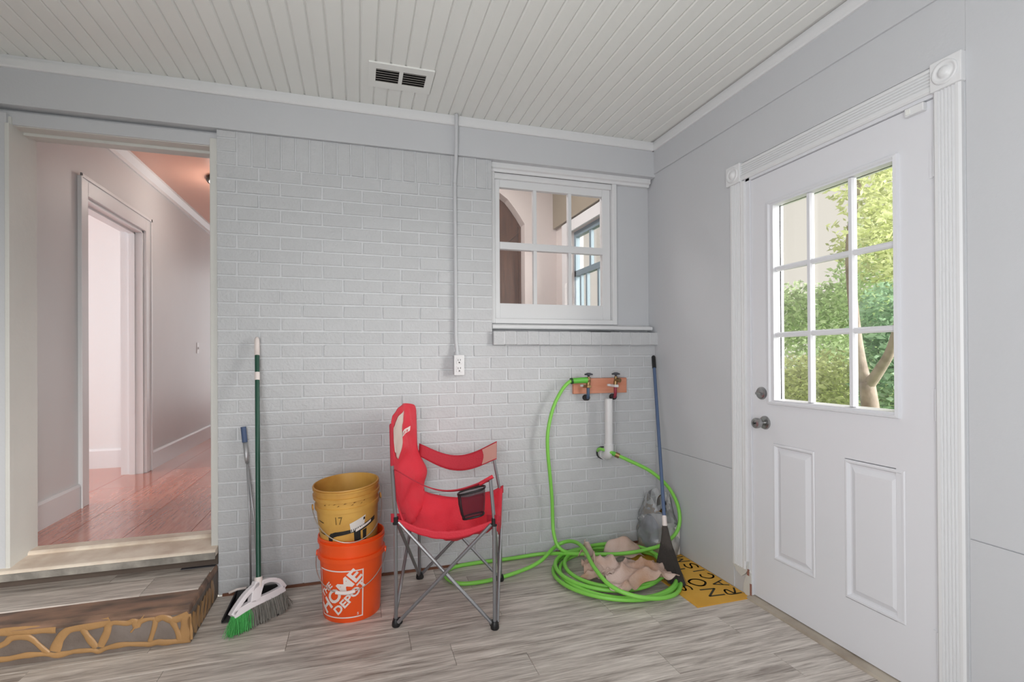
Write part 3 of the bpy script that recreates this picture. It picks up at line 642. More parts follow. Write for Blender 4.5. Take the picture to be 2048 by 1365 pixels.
# ---------------------------------------------------------------- step platform
SX0, SX1, SZ = -3.9, -2.509, .160
stp = empty('step_platform', (-3.1, -.22, 0), 'wooden step below the doorway smeared with tan glue', 'step')
M_RISER = mat('grey_brown_riser', (104, 92, 84), .65, rgb2=(128, 118, 112), vscale=5, bump=.2)
def sy(x): return -.44+(x-SX1)*(-.05)      # the front runs slightly askew
bod = MB().add([(SX0, sy(SX0)+.012, 0), (SX1, sy(SX1)+.012, 0), (SX1, .005, 0), (SX0, .005, 0), (SX0, sy(SX0)+.004, .13), (SX1, sy(SX1)+.004, .13), (SX1, .005, .13), (SX0, .005, .13)], [(0, 3, 2, 1), (4, 5, 6, 7), (0, 1, 5, 4), (1, 2, 6, 5), (2, 3, 7, 6), (3, 0, 4, 7)])
part(bod, 'riser_body', M_RISER, stp)
nos = MB().add([(SX0, sy(SX0)+.0, .128), (SX1, sy(SX1)+.0, .128), (SX1, .005, .128), (SX0, .005, .128), (SX0, sy(SX0)-.004, .145), (SX1, sy(SX1)-.004, .145), (SX1, .005, .145), (SX0, .005, .145), (SX0, sy(SX0)+.02, .157), (SX1-.004, sy(SX1)+.02, .157), (SX1-.004, .005, .157), (SX0, .005, .157)],
    [(8, 9, 10, 11), (0, 1, 5, 4), (4, 5, 9, 8), (1, 2, 6, 5), (5, 6, 10, 9), (0, 3, 2, 1)])
part(nos, 'tread_board', mat('bare_tread', (150, 118, 98), .6, rgb2=(88, 74, 66), vscale=3.5, stretch=(1.5, 4, 4)), stp, bevel=.004)
for a, b, c, d in ((SX0, -2.745, -.272, -.085), (-2.743, SX1-.012, -.272, -.085), (SX0, -2.93, -.083, .004), (-2.928, SX1-.008, -.083, .004)):
    part(B((a, c, .157), (b, d, .1625)), 'tread_plank', M_FLOOR, stp)
part(B((-2.66, -.030, .1625), (SX1-.004, -.012, .166)), 'metal_strip', mat('dark_strip', (70, 70, 76), .5, .4), stp)
M_GLUE = mat('tan_glue', (170, 132, 88), .42, var=.18, vscale=14, bump=.3, bscale=40)
beads = [([(-3.4, .033), (-3.25, .036), (-3.14, .031), (-3.112, .033), (-3.071, .036), (-3.008, .031), (-2.976, .021), (-2.929, .025), (-2.915, .027), (-2.856, .023), (-2.834, .015), (-2.804, .025), (-2.743, .03), (-2.678, .021), (-2.658, .018), (-2.627, .022), (-2.603, .017), (-2.575, .016), (-2.531, .016), (-2.506, .016)], .011),
 ([(-3.25, .06), (-3.2, .07), (-3.14, .093), (-3.119, .111), (-3.078, .11), (-3.054, .099), (-3.022, .059), (-3.001, .034)], .011), ([(-3.4, .128), (-3.25, .14), (-3.14, .139), (-3.054, .134), (-2.972, .128)], .017),
 ([(-2.98, .039), (-2.965, .08), (-2.944, .108), (-2.915, .122), (-2.856, .126), (-2.808, .132), (-2.789, .139)], .017), ([(-2.885, .115), (-2.864, .071), (-2.841, .032)], .012),
 ([(-2.827, .034), (-2.804, .088), (-2.796, .118), (-2.774, .128), (-2.732, .117), (-2.709, .126), (-2.699, .093)], .013), ([(-2.72, .078), (-2.67, .145)], .004), ([(-2.697, .097), (-2.685, .119), (-2.634, .117), (-2.654, .031)], .010),
 ([(-2.631, .117), (-2.607, .128), (-2.575, .108), (-2.547, .112), (-2.526, .127), (-2.514, .134)], .014), ([(-2.575, .11), (-2.551, .046), (-2.547, .022)], .012), ([(-2.526, .125), (-2.522, .074), (-2.525, .018)], .022)]
for pts, wd in beads:
    sm = catmull([(p[0], 0, p[1]) for p in pts], 6); mb = MB(); n = len(sm); vs = []
    for i, p in enumerate(sm):
        t = (sm[min(i+1, n-1)]-sm[max(i-1, 0)]).normalized(); nn = Vector((-t.z, 0, t.x)); wv = wd*(1+.35*noise.noise(p*22))
        for k in range(7):
            a = PI*k/6; q = p+nn*wv*math.cos(a); yb = sy(q.x)+.012-.008*q.z/.13-.001
            vs.append((q.x, yb-.005*math.sin(a)-.0006, max(.002, min(.155, q.z))))
    part(mb.add(vs, [(i*7+k, i*7+k+1, (i+1)*7+k+1, (i+1)*7+k) for i in range(n-1) for k in range(6)]), 'glue_bead', M_GLUE, stp, smooth=True)
rgl = random.Random(5)
for i in range(7):
    yy = -.425+i*.055; zz = .02+rgl.random()*.05
    part(MB().grid(lambda a, b: (SX1+.0015+.002*math.sin(a*PI), yy+(a-.5)*(.05+.01*math.sin(i*3))+.012*math.sin(b*5+i), .012+b*(.12-zz*.4)+.008*math.sin(a*7+i)), 6, 8), 'glue_smear', M_GLUE, stp, smooth=True)

# ---------------------------------------------------------------- buckets
def bucket_r(z, r0, r1, h): return r0+(r1-r0)*z/h
def bucket(name, label, loc, h, r0, r1, m, ribs, tilt=None):
    e = empty(name, loc, label, 'bucket')
    if tilt: e.rotation_euler = tilt
    prof = [(.0001, .004), (r0-.006, .004), (r0-.002, 0), (r0, .004)]
    zz = .01; pts = []
    for (z0, z1, d) in ribs:
        pts += [(z0, 0), (z0+.002, d), (z1-.002, d), (z1, 0)]
    for z, d in sorted(pts): prof.append((bucket_r(z, r0, r1, h)+d, z))
    prof += [(r1+.004, h-.004), (r1+.002, h), (r1-.003, h), (r1-.004, h-.01)]
    prof += [(bucket_r(z, r0, r1, h)-.003, z) for z in (h*.75, h*.5, h*.25, .012)]+[(.0001, .010)]
    o = MB().lathe(prof, 64).build('pail', m, e, smooth=True, auto=True)
    return e
def wrap(name, vs, fs, m, e, r0, r1, h, ang0, z0, off=.0012, scale=1):
    """lay flat artwork (s,t) on the pail: s along the circumference from ang0, t up from z0"""
    bm = bmesh.new(); me = bpy.data.meshes.new(name); me.from_pydata([(a*scale, b*scale, 0) for a, b in vs], [], fs); bm.from_mesh(me)
    bmesh.ops.triangulate(bm, faces=bm.faces)
    for _ in range(4):
        ed = [q for q in bm.edges if q.calc_length() > .012]
        if not ed: break
        bmesh.ops.subdivide_edges(bm, edges=ed, cuts=1); bmesh.ops.triangulate(bm, faces=bm.faces)
    rm_ = (r0+r1)/2
    for q in bm.verts:
        z = z0+q.co.y; an = ang0+q.co.x/rm_; rr_ = bucket_r(z, r0, r1, h)+off
        q.co = Vector((rr_*math.cos(an), rr_*math.sin(an), z))
    bm.to_mesh(me); bm.free(); me.materials.append(m)
    o = bpy.data.objects.new(name, me); COL.objects.link(o); o.parent = e; return o
def text_mesh(s, size=1, offset=0.0, shear=0):
    c = bpy.data.curves.new('t', 'FONT'); c.body = s; c.size = size; c.offset = offset; c.align_x = 'LEFT'; c.resolution_u = 3
    o = bpy.data.objects.new('t', c); COL.objects.link(o); bpy.context.view_layer.update()
    me = bpy.data.meshes.new_from_object(o.evaluated_get(bpy.context.evaluated_depsgraph_get()))
    vs = [(q.co.x+shear*q.co.y, q.co.y) for q in me.vertices]; fs = [tuple(p.vertices) for p in me.polygons]
    COL.objects.unlink(o); bpy.data.objects.remove(o); bpy.data.curves.remove(c); bpy.data.meshes.remove(me)
    return vs, fs
def fit(vs, x0, x1, y0, y1):
    ax = min(q[0] for q in vs); bx = max(q[0] for q in vs); ay = min(q[1] for q in vs); by = max(q[1] for q in vs)
    return [(x0+(q[0]-ax)/(bx-ax)*(x1-x0), y0+(q[1]-ay)/(by-ay)*(y1-y0)) for q in vs]
def rot2(vs, deg, cx, cy):
    a = math.radians(deg); return [(cx+q[0]*math.cos(a)-q[1]*math.sin(a), cy+q[0]*math.sin(a)+q[1]*math.cos(a)) for q in vs]
BO = Vector((-1.868, -.335, 0)); R0, R1, BH = .128, .146, .368
M_OR = mat('orange_plastic', (246, 88, 28), .35, var=.04, vscale=5)
M_PRINT = mat('white_print', (236, 226, 222), .5)
ob = bucket('orange_bucket', 'orange plastic bucket with white lettered logo on the floor', BO, BH, R0, R1, M_OR, [(.268, .292, .010), (.338, .352, .006)])
face = math.atan2(CAM[1]-BO.y, CAM[0]-BO.x)       # angle towards the viewer
ac = face-math.radians(24)
S = .215
for nm, q in (('l', [(-.5, 0), (-.475, 0), (-.475, 1), (-.5, 1)]), ('r', [(.475, 0), (.5, 0), (.5, 1), (.475, 1)]), ('b', [(-.5, 0), (.5, 0), (.5, .025), (-.5, .025)]), ('t', [(-.5, .975), (.5, .975), (.5, 1), (-.5, 1)])):
    wrap('logo_border', [(a*S, b*S) for a, b in q], [(0, 1, 2, 3)], M_PRINT, ob, R0, R1, BH, ac, .022)
for body, x0, x1, y0, y1 in (('THE', -.40, .02, .215, .345), ('HOME', -.56, .60, -.085, .185), ('DEPOT', -.33, .55, -.29, -.115)):
    vs, fs = text_mesh(body, 1, .035); vs = fit(vs, x0, x1, y0, y1); vs = [(a+.0*b, b) for a, b in vs]; vs = rot2(vs, 45, 0, .5)
    wrap('logo_letters', [(a*S, b*S) for a, b in vs], fs, M_PRINT, ob, R0, R1, BH, ac, .022, off=.0016)
wrap('size_mark', *(lambda t: ([(q[0]*.016+.37*S, q[1]*.016+.05*S) for q in t[0]], t[1]))(text_mesh('5', 1, .02)), M_PRINT, ob, R0, R1, BH, ac, .022, off=.0016)
# bail: ears left and right of the viewer
M_WIRE = mat('bail_wire', (196, 190, 184), .3, .8)
def bail(e, r1, ze, ang, drop, out, grip=True, gname='grip'):
    mb = MB(); pts = []
    for i in range(25):
        a = PI*i/24; sd = math.cos(a); fwd = math.sin(a)
        loc = Vector((sd*(r1+.012), fwd*(r1+out), -fwd*drop))
        pts.append(Vector((loc.x*math.cos(ang)-loc.y*math.sin(ang), loc.x*math.sin(ang)+loc.y*math.cos(ang), ze+loc.z)))
    mb.tube(pts, .0022, 8).build('bail', M_WIRE, e, smooth=True)
    if grip: MB().tube(pts[10:15], .008, 10).build(gname, M_PRINT, e, smooth=True, auto=True)
    for q in (pts[0], pts[-1]):
        MB().lathe([(.0001, 0), (.014, 0), (.014, .006), (.0001, .008)], 16, Matrix.Translation((q.x*.965, q.y*.965, ze)) @ Vector((q.x, q.y, 0)).to_track_quat('Z', 'Y').to_matrix().to_4x4()).build('ear', M_OR if grip else MATS['yellow_plastic'], e, smooth=True, auto=True)
bail(ob, R1, .275, face-PI/2-math.radians(10), .125, .018)
# yellow bucket standing inside it
M_YE = mat('yellow_plastic', (216, 168, 84), .45, rgb2=(184, 128, 58), vscale=5, bump=.05, bscale=20)
ybk = bucket('yellow_bucket', 'dirty yellow bucket with black print nested in the orange bucket', BO+Vector((-.004, .0, .240)), .368, .120, .1445, M_YE, [(.262, .286, .005), (.312, .332, .007), (.350, .362, .004)], tilt=(math.radians(3.0), math.radians(-3.0), 0))
M_PBLK = mat('black_print', (30, 29, 28), .5); M_DIRT = mat('dark_grime', (112, 76, 30), .8)
a2 = face
def yw(nm, poly, m, off=.0014): return wrap(nm, poly, [tuple(range(len(poly)))], m, ybk, .120, .1445, .368, a2, .0, off)
vs, fs = text_mesh('17', 1, .0); wrap('marker_number', fit(vs, -.052, -.022, .215, .250), fs, mat('faded_marker', (120, 92, 40), .7), ybk, .120, .1445, .368, a2, 0, .0014)
yw('paper_sticker', [(.010, .172), (.070, .196), (.078, .240), (.006, .214)], mat('paper', (222, 216, 212), .7, var=.05, vscale=30))
yw('sticker_hole', [(.066, .218), (.074, .221), (.075, .232), (.067, .231)], M_PBLK, .0022)
# big black letter forms, lower half hidden in the orange pail
yw('black_letter', [(-.095, 0.107), (-.075, 0.107), (-.075, 0.142), (-.068, 0.156), (-.05, 0.162), (.022, 0.172), (.022, 0.188), (-.06, 0.180), (-.083, 0.172), (-.095, 0.152)], M_PBLK)
yw('black_letter', [(.022, 0.122), (.052, 0.122), (.052, 0.172), (.10, 0.187), (.135, 0.198), (.135, 0.217), (.022, 0.188)], M_PBLK)
yw('black_letter', [(.062, 0.122), (.078, 0.122), (.082, 0.177), (.062, 0.172)], M_PBLK)
yw('white_strip', [(.030, 0.172), (.106, 0.198), (.108, 0.208), (.030, 0.183)], M_PRINT, .0022)
for a, b in ((-.150, .222), (-.150, .168)): yw('side_stripe', [(a, b), (a+.035, b-.006), (a+.035, b-.002), (a, b+.004)], M_PBLK)
rsc = random.Random(9)
for i in range(9):
    sx = -.10+.022*i+rsc.uniform(-.008, .008); zz = rsc.choice((.296, .302, .305)); yw('scuff', [(sx, zz), (sx+rsc.uniform(.006, .016), zz+rsc.uniform(-.002, .004)), (sx+rsc.uniform(.004, .012), zz+rsc.uniform(.004, .008))], M_DIRT)
bail(ybk, .142, .275, face-PI/2+math.radians(8), .14, .010, grip=False)

# ---------------------------------------------------------------- camp chair
A_, B_, C_, D_ = Vector((-1.681, -.553, 0)), Vector((-1.272, -.707, 0)), Vector((-1.526, -.10, 0)), Vector((-1.120, -.259, 0))
ch = empty('camp_chair', ((A_+D_)/2), 'red folding camp chair with grey metal legs and mesh cup holder', 'chair')
M_RED = mat('red_polyester', (214, 44, 62), .62, var=.10, vscale=5, bump=.25, bscale=180)
M_REDD = mat('red_webbing', (180, 36, 54), .65, var=.08, vscale=8, bump=.25, bscale=180)
M_BEIGE = mat('beige_mesh_panel', (214, 200, 190), .75, bump=.2, bscale=250)
ST = .470
def tb(pts, r=.0085, nm='leg'): return part(MB().tube(pts, r, 10), nm, M_STEEL, ch, smooth=True, auto=True)
up = lambda p, z: Vector((p.x, p.y, z))
for p in (A_, B_, C_, D_): tb([up(p, .012), up(p, ST)], .0085, 'leg')
cen = (A_+B_+C_+D_)/4
for p, q in ((A_, B_), (C_, D_), (A_, C_), (B_, D_)):
    for s0, s1 in ((p, q), (q, p)):
        dd = (s1-s0).normalized(); out_ = (((p+q)/2)-cen).normalized()*(.010 if s0 is p else -.002)
        tb([up(s0+dd*.012+out_, .022), up(s1-dd*.012+out_, ST-.012)], .0078, 'cross_brace')
for p in (A_, B_, C_, D_):
    part(MB().lathe([(.0001, 0), (.017, 0), (.019, .006), (.017, .022), (.012, .034), (.0001, .034)], 14, Matrix.Translation(p)), 'foot', M_BLACK, ch, smooth=True, auto=True)
    d2_ = (cen-p).normalized()*.018; part(MB().lathe([(.0001, -.009), (.013, -.009), (.013, .009), (.0001, .009)], 12, Matrix.Translation(p+d2_+Vector((0, 0, .017))) @ Matrix.Rotation(PI/2, 4, 'X')), 'foot_pivot', M_BLACK, ch, smooth=True, auto=True)
    part(MB().tube([up(p, ST-.022), up(p, ST+.012)], .0125, 10), 'hub', M_BLACK, ch, smooth=True, auto=True)
bk = (A_-B_).normalized()
At, Ct = A_+Vector((-.018, 0, .885)), C_+Vector((-.018, 0, .880))
for p, t in ((A_, At), (C_, Ct)): tb([up(p, ST), p+(t-p)*.80], .0085, 'back_post')
Bf, Df = B_+Vector((-.014, .008, .650)), D_+Vector((-.035, .008, .690)); Dp = D_+Vector((-.033, .012, .660))
for p, t in ((B_, Bf), (D_, Dp)): tb([up(p, ST), t], .0080, 'front_post')
# seat (u back->front, v near->far)
def seatf(uu, vv):
    p = (A_*(1-uu)+B_*uu)*(1-vv)+(C_*(1-uu)+D_*uu)*vv
    z = .478+.018*uu*vv
    su = math.sin(PI*min(max(uu, 0), 1)); sv = math.sin(PI*vv)
    z -= su*(.058*(1-vv)+.050*vv)*(1-.25*sv)+sv*(.065+.045*su*1.0)+.02*sv*uu
    z += (.016*noise.noise(Vector((uu*6, vv*5, 2)))+.008*noise.noise(Vector((uu*14, vv*9, 4)))+.004*math.sin(uu*18+vv*7))*(.25+sv)
    out_ = (B_-A_).normalized()*.012*(uu-.5)*2
    return (p.x+out_.x, p.y+out_.y, z)
part(MB().grid(seatf, 26, 26), 'seat', M_RED, ch, smooth=True, solid=.004)
# hem of the seat: folded edges hanging at the near side, front and far front corner
def hem(fn, drop, n=24):
    return MB().grid(lambda a, b: tuple(Vector(fn(a))+Vector((0, 0, -drop(a)*b))), n, 4)
part(hem(lambda a: seatf(a, 0), lambda a: .022+.012*math.sin(PI*a)), 'seat_hem', M_RED, ch, smooth=True, solid=.003)
part(hem(lambda a: seatf(1, a), lambda a: .05+.06*a-.02*math.sin(PI*a)), 'seat_hem', M_REDD, ch, smooth=True, solid=.003)
part(hem(lambda a: seatf(a, 1), lambda a: .022), 'seat_hem', M_REDD, ch, smooth=True, solid=.003)
for p, sgn in ((A_, 1), (B_, 1), (C_, 1), (D_, 1)):
    o_ = (p-cen).normalized()
    part(MB().add([up(p+o_*.022, .500), up(p-o_*.05+Vector((0, -.0, 0)), .485), up(p-o_*.05, .448), up(p+o_*.022, .462)], [(0, 1, 2, 3)]), 'corner_pocket', M_REDD, ch, solid=.006)
# backrest from the rear of the seat to the rounded top
def backf(uu, vv):
    """uu 0 bottom..1 top, vv near..far"""
    top = .902+.055*math.sin(PI*min(1, max(0, vv)))**.45
    z0 = .425-.02*math.sin(PI*vv); z = z0+(top-z0)*uu
    a = A_+(At-A_)*(z/.885); c = C_+(Ct-C_)*(z/.885)
    nar = .035*math.exp(-((z-.56)/.09)**2)
    vv2 = nar+(1-2*nar)*vv
    p = a*(1-vv2)+c*vv2
    sag = math.sin(PI*vv)*(.020-.012*uu)
    fwd = (B_-A_).normalized()
    bend = .055*max(0, 1-(z-.42)/.22)**2*(1 if z < .64 else 0)
    wr_ = (.016*noise.noise(Vector((uu*7, vv*4, 5)))+.007*noise.noise(Vector((uu*15+vv*5, vv*9, 8)))+.005*math.sin(uu*19+vv*6))*math.sin(PI*vv)**.6+.050*vv*math.exp(-((z-.585)/.07)**2)
    q = Vector((p.x, p.y, 0))+fwd*(bend-sag+wr_+.004)
    return (q.x, q.y, z)
part(MB().grid(backf, 34, 22), 'backrest', M_RED, ch, smooth=True, solid=.005)
def patchf(u0, u1, v0, v1, off, cut=0):
    fwd = (B_-A_).normalized()*off
    def g(a, b):
        uu = u0(b)+(u1(b)-u0(b))*a; p = backf(uu, v0+(v1-v0)*b); return (p[0]+fwd.x, p[1]+fwd.y, p[2])
    return g
def zu(z, vv): return (z-(.425-.02*math.sin(PI*vv)))/((.902+.055*math.sin(PI*vv)**.45)-(.425-.02*math.sin(PI*vv)))
def zpatch(v0, v1, zlo, zhi, off):
    d_ = (B_-A_).normalized()*off
    def g(a, b):
        vv = v0+(v1-v0)*b; z = zlo(b)+(zhi(b)-zlo(b))*a; p = backf(zu(z, vv), vv); return (p[0]+d_.x, p[1]+d_.y, p[2])
    return g
part(MB().grid(zpatch(.04, .40, lambda b: .765-.055*b/.55 if b < .55 else .710+.085*(b-.55)/.45, lambda b: .872+.058*b, .0048), 14, 12), 'side_panel', M_BEIGE, ch, smooth=True, solid=.001)
part(MB().grid(zpatch(.45, .70, lambda b: .798+.016*b, lambda b: .822+.016*b, .0056), 3, 8), 'brand_patch', M_PRINT, ch, smooth=True)
for q_ in range(3):
    vq = .50+q_*.055; part(MB().grid(zpatch(vq, vq+.030, lambda b: .807+.010*q_*.3, lambda b: .819+.010*q_*.3, .0068), 2, 2), 'patch_lettering', mat('patch_ink', (206, 120, 122), .7), ch)
# sleeves over the back posts
for p, t, vv in ((A_, At, 0), (C_, Ct, 1)):
    part(MB().tube(catmull([p+(t-p)*s_ for s_ in (.775, .86, .93, 1.0)], 3)+[t+Vector((0, 0, .008))], [.0070]*10+[.004], 10), 'post_sleeve', M_REDD, ch, smooth=True)
# arm rests (outer edge high, inner edge low)
def arm(P0, P1, sag, inner, w0, w1, tilt):
    P0, P1 = Vector(P0), Vector(P1)
    def g(a, b):
        p = P0.lerp(P1, a); z = p.z-sag*math.sin(PI*a)**1.1; ww = w0+(w1-w0)*a
        s_ = (b-.5)*ww; q = p+inner*s_*.80
        return (q.x, q.y, z-s_*tilt)
    return g
inn = (C_-A_).normalized()
ang_ = MB().grid(arm(up(A_, .690)-inn*.004, up(Bf, .648), .070, inn, .030, .095, .27), 20, 5)
part(ang_, 'arm_rest', M_REDD, ch, smooth=True, solid=.005)
part(MB().grid(arm(up(C_, .690), up(Df, .690)+Vector((.02, 0, 0)), .070, inn*.35, .075, .105, -.85), 20, 5), 'arm_rest', M_REDD, ch, smooth=True, solid=.005)
# beige tip of the far arm and front tabs
def tipf(a, b):
    g = arm(up(C_, .690), up(Df, .690)+Vector((.02, 0, 0)), .070, inn*.35, .075, .105, -.85)(.84+.16*a-.05*(1-a)*abs(b-.5), .06+.88*b); return (g[0]-.002, g[1]-.004, g[2])
part(MB().grid(tipf, 6, 5), 'arm_tip', mat('tan_arm_tip', (186, 140, 130), .7), ch, smooth=True)
part(MB().grid(arm(up(Bf, .632)-Vector((.05, 0, 0)), up(Bf, .662)+Vector((.012, 0, 0)), 0, inn, .05, .04, .3), 5, 4), 'arm_tip', M_RED, ch, smooth=True, solid=.012)
# mesh cup holder hanging from the near arm
cc = A_*.235+B_*.765; cz = .592
ccx = cc+inn*.035
M_MESH = sheer('black_mesh_net', (70, 42, 52), .55, .5, .02)
fwd_ = (B_-A_).normalized()
def ring_(k, ru, rv, z, n=28):
    out_ = []
    for i in range(n):
        t = 2*PI*i/n; c_, s__ = math.cos(t), math.sin(t); c_ = math.copysign(abs(c_)**.55, c_); s__ = math.copysign(abs(s__)**.7, s__)
        p = ccx+fwd_*(ru*c_+k)+inn*rv*s__; out_.append(Vector((p.x, p.y, z+.016*c_*(1 if z > cz-.05 else .7))))
    return out_
lv = [ring_(0, .060, .040, cz), ring_(.002, .058, .040, cz-.05), ring_(.006, .052, .036, cz-.095), ring_(.008, .046, .030, cz-.112)]
mbc = MB(); n_ = 28; vv_ = [p for q in lv for p in q]
mbc.add(vv_, [(i*n_+k, i*n_+(k+1) % n_, (i+1)*n_+(k+1) % n_, (i+1)*n_+k) for i in range(3) for k in range(n_)]+[tuple(3*n_+k for k in range(n_))])
part(mbc, 'cup_holder', M_MESH, ch, smooth=True)
part(MB().tube(lv[0], .0045, 6, closed=True), 'cup_rim', M_BLACK, ch, smooth=True)
part(MB().tube(lv[3], .0045, 6, closed=True), 'cup_base_ring', M_BLACK, ch, smooth=True)
for t_ in (n_//2, n_//2+4): part(MB().tube([q[t_] for q in lv], .0032, 6), 'cup_seam', M_BLACK, ch, smooth=True)

# ---------------------------------------------------------------- green broom
def brm_frame(top, bot):
    top, bot = Vector(top), Vector(bot); return top, bot, (bot-top).normalized()
gb = empty('green_broom', (-2.27, -.34, 0), 'angled broom with dark green pole, white head and green-grey bristles', 'broom')
top, bot, ax = brm_frame((-2.323, -.022, 1.292), (-2.273, -.30, .178))
L = (bot-top).length
part(MB().tube([top+ax*.085, bot], .0108, 14), 'pole', mat('dark_green_pole', (30, 78, 62), .35, .1), gb, smooth=True, auto=True)
part(MB().tube([top, top+ax*.012, top+ax*.03, top+ax*.095], [.006, .0115, .0125, .0125], 14), 'hanging_cap', M_PRINT, gb, smooth=True)
part(MB().tube([top+ax*.182, top+ax*.222], .0122, 14), 'sleeve', M_PRINT, gb, smooth=True, auto=True)
hu = Vector((.757, .653, 0)).normalized(); hu = (hu-ax*hu.dot(ax)).normalized(); hn = hu.cross(ax)
def hp(a, b, c=0): return bot+hu*a+ax*b+hn*c
part(MB().tube([hp(0, -.012), hp(0, .030)], .017, 14), 'socket', M_PRINT, gb, smooth=True, auto=True)
# head: white shell with two openings, built as beams in the head plane
M_HEAD = mat('white_head_plastic', (232, 228, 232), .4)
def beam(pts, wdt, th=.016):
    sm = catmull([Vector(p+(0,)) for p in pts], 5); n = len(sm); vs = []
    for i, p in enumerate(sm):
        t = (sm[min(i+1, n-1)]-sm[max(i-1, 0)]).normalized(); q = Vector((-t.y, t.x, 0))*wdt/2
        for s1, s2 in ((1, 1), (-1, 1), (-1, -1), (1, -1)): pp = p+q*s1; vs.append(hp(pp.x, pp.y, s2*th))
    fs = [(i*4+k, i*4+(k+1) % 4, (i+1)*4+(k+1) % 4, (i+1)*4+k) for i in range(n-1) for k in range(4)]+[(0, 1, 2, 3), tuple((n-1)*4+k for k in range(4))]
    return MB().add(vs, fs)
for i, (pts, wd) in enumerate((([(-.118, .118), (-.04, .095), (.06, .078), (.122, .064)], .030), ([(0, .012), (-.055, .045), (-.095, .085), (-.122, .118)], .020), ([(.01, .015), (.05, .012), (.095, .028), (.122, .062)], .020), ([(0, .01), (-.015, .05), (-.022, .09)], .045))):
    part(beam(pts, wd), 'head_rib', M_HEAD, gb, bevel=.003)
def bristles(a0, a1, seed, n, bl):
    rg_ = random.Random(seed); mb = MB()
    for i in range(n):
        t = rg_.random(); a = a0+(a1-a0)*t; c = rg_.uniform(-.014, .014)
        b0 = .118-(a+.118)*.225+.005
        p0 = hp(a, b0, c)
        fx = -2.362+(a+.118)/.24*.205; fy = -.425+(a+.118)/.24*.19     # floor line of the bristle tips
        p1 = Vector((fx+rg_.gauss(0, .007)+(rg_.random()-.5)*.02, fy+c*1.6+rg_.gauss(0, .010), rg_.uniform(.002, .012)+(.012 if rg_.random() < .2 else 0)))
        m_ = p0.lerp(p1, .5)+Vector((rg_.gauss(0, .003), rg_.gauss(0, .003), .008))
        d = (p1-p0).normalized(); s_ = d.cross(Vector((0, 0, 1))).normalized()*.0011; s2 = d.cross(s_).normalized()*.0011
        vs = []
        for q in (p0, m_, p1): vs += [q+s_, q-s_*.5+s2, q-s_*.5-s2]
        mb.add(vs, [(0, 1, 4, 3), (1, 2, 5, 4), (2, 0, 3, 5), (3, 4, 7, 6), (4, 5, 8, 7), (5, 3, 6, 8), (6, 7, 8)])
    return mb
bo = part(bristles(-.118, -.042, 1, 900, 1), 'green_bristles', mat('green_bristle', (92, 186, 104), .5), gb); bo['kind'] = 'stuff'
bo = part(bristles(-.044, .118, 2, 1900, 1), 'grey_bristles', mat('grey_bristle', (132, 128, 122), .6), gb); bo['kind'] = 'stuff'

# ---------------------------------------------------------------- dustpan with long handle, behind the broom
dp = empty('long_handled_dustpan', (-2.30, -.14, 0), 'black dustpan with silver wire handle and blue grip behind the broom', 'dustpan')
M_ALU = mat('silver_rod', (176, 177, 180), .35, .6)
tp = Vector((-2.386, -.026, .842)); kn = Vector((-2.368, -.034, .66))
part(MB().tube([tp, tp.lerp(kn, .42)], .0125, 12), 'grip', mat('blue_grip', (72, 92, 128), .5), dp, smooth=True, auto=True)
part(MB().tube([tp.lerp(kn, .4), tp.lerp(kn, .85), kn], [.010, .010, .008], 12), 'handle_neck', M_ALU, dp, smooth=True)
part(MB().tube([kn, (-2.352, -.06, .40), (-2.342, -.095, .055)], .0050, 10), 'handle_rod', M_ALU, dp, smooth=True)
part(MB().tube([kn, (-2.334, -.06, .40), (-2.306, -.095, .055)], .0050, 10), 'handle_rod', M_ALU, dp, smooth=True)
pan_ = MB()
def hexa(q): pan_.add(q, [(0, 3, 2, 1), (4, 5, 6, 7), (0, 1, 5, 4), (1, 2, 6, 5), (2, 3, 7, 6), (3, 0, 4, 7)])
hexa([(-2.425, -.30, .003), (-2.19, -.30, .003), (-2.21, -.10, .003), (-2.415, -.10, .003), (-2.425, -.30, .007), (-2.19, -.30, .007), (-2.21, -.10, .010), (-2.415, -.10, .010)])
hexa([(-2.415, -.105, .005), (-2.21, -.105, .005), (-2.21, -.095, .005), (-2.415, -.095, .005), (-2.405, -.095, .062), (-2.22, -.095, .062), (-2.22, -.085, .062), (-2.405, -.085, .062)])
hexa([(-2.427, -.29, .004), (-2.419, -.29, .004), (-2.409, -.10, .004), (-2.417, -.10, .004), (-2.427, -.29, .012), (-2.419, -.29, .012), (-2.399, -.09, .060), (-2.407, -.09, .060)])
hexa([(-2.200, -.29, .004), (-2.192, -.29, .004), (-2.208, -.10, .004), (-2.216, -.10, .004), (-2.200, -.29, .012), (-2.192, -.29, .012), (-2.218, -.09, .060), (-2.226, -.09, .060)])
part(pan_, 'pan', M_BLACK, dp, bevel=.002)
part(MB().tube([(-2.435, -.115, .058), (-2.40, -.105, .066), (-2.36, -.10, .066)], .006, 8), 'pan_top_bar', M_PRINT, dp, smooth=True)

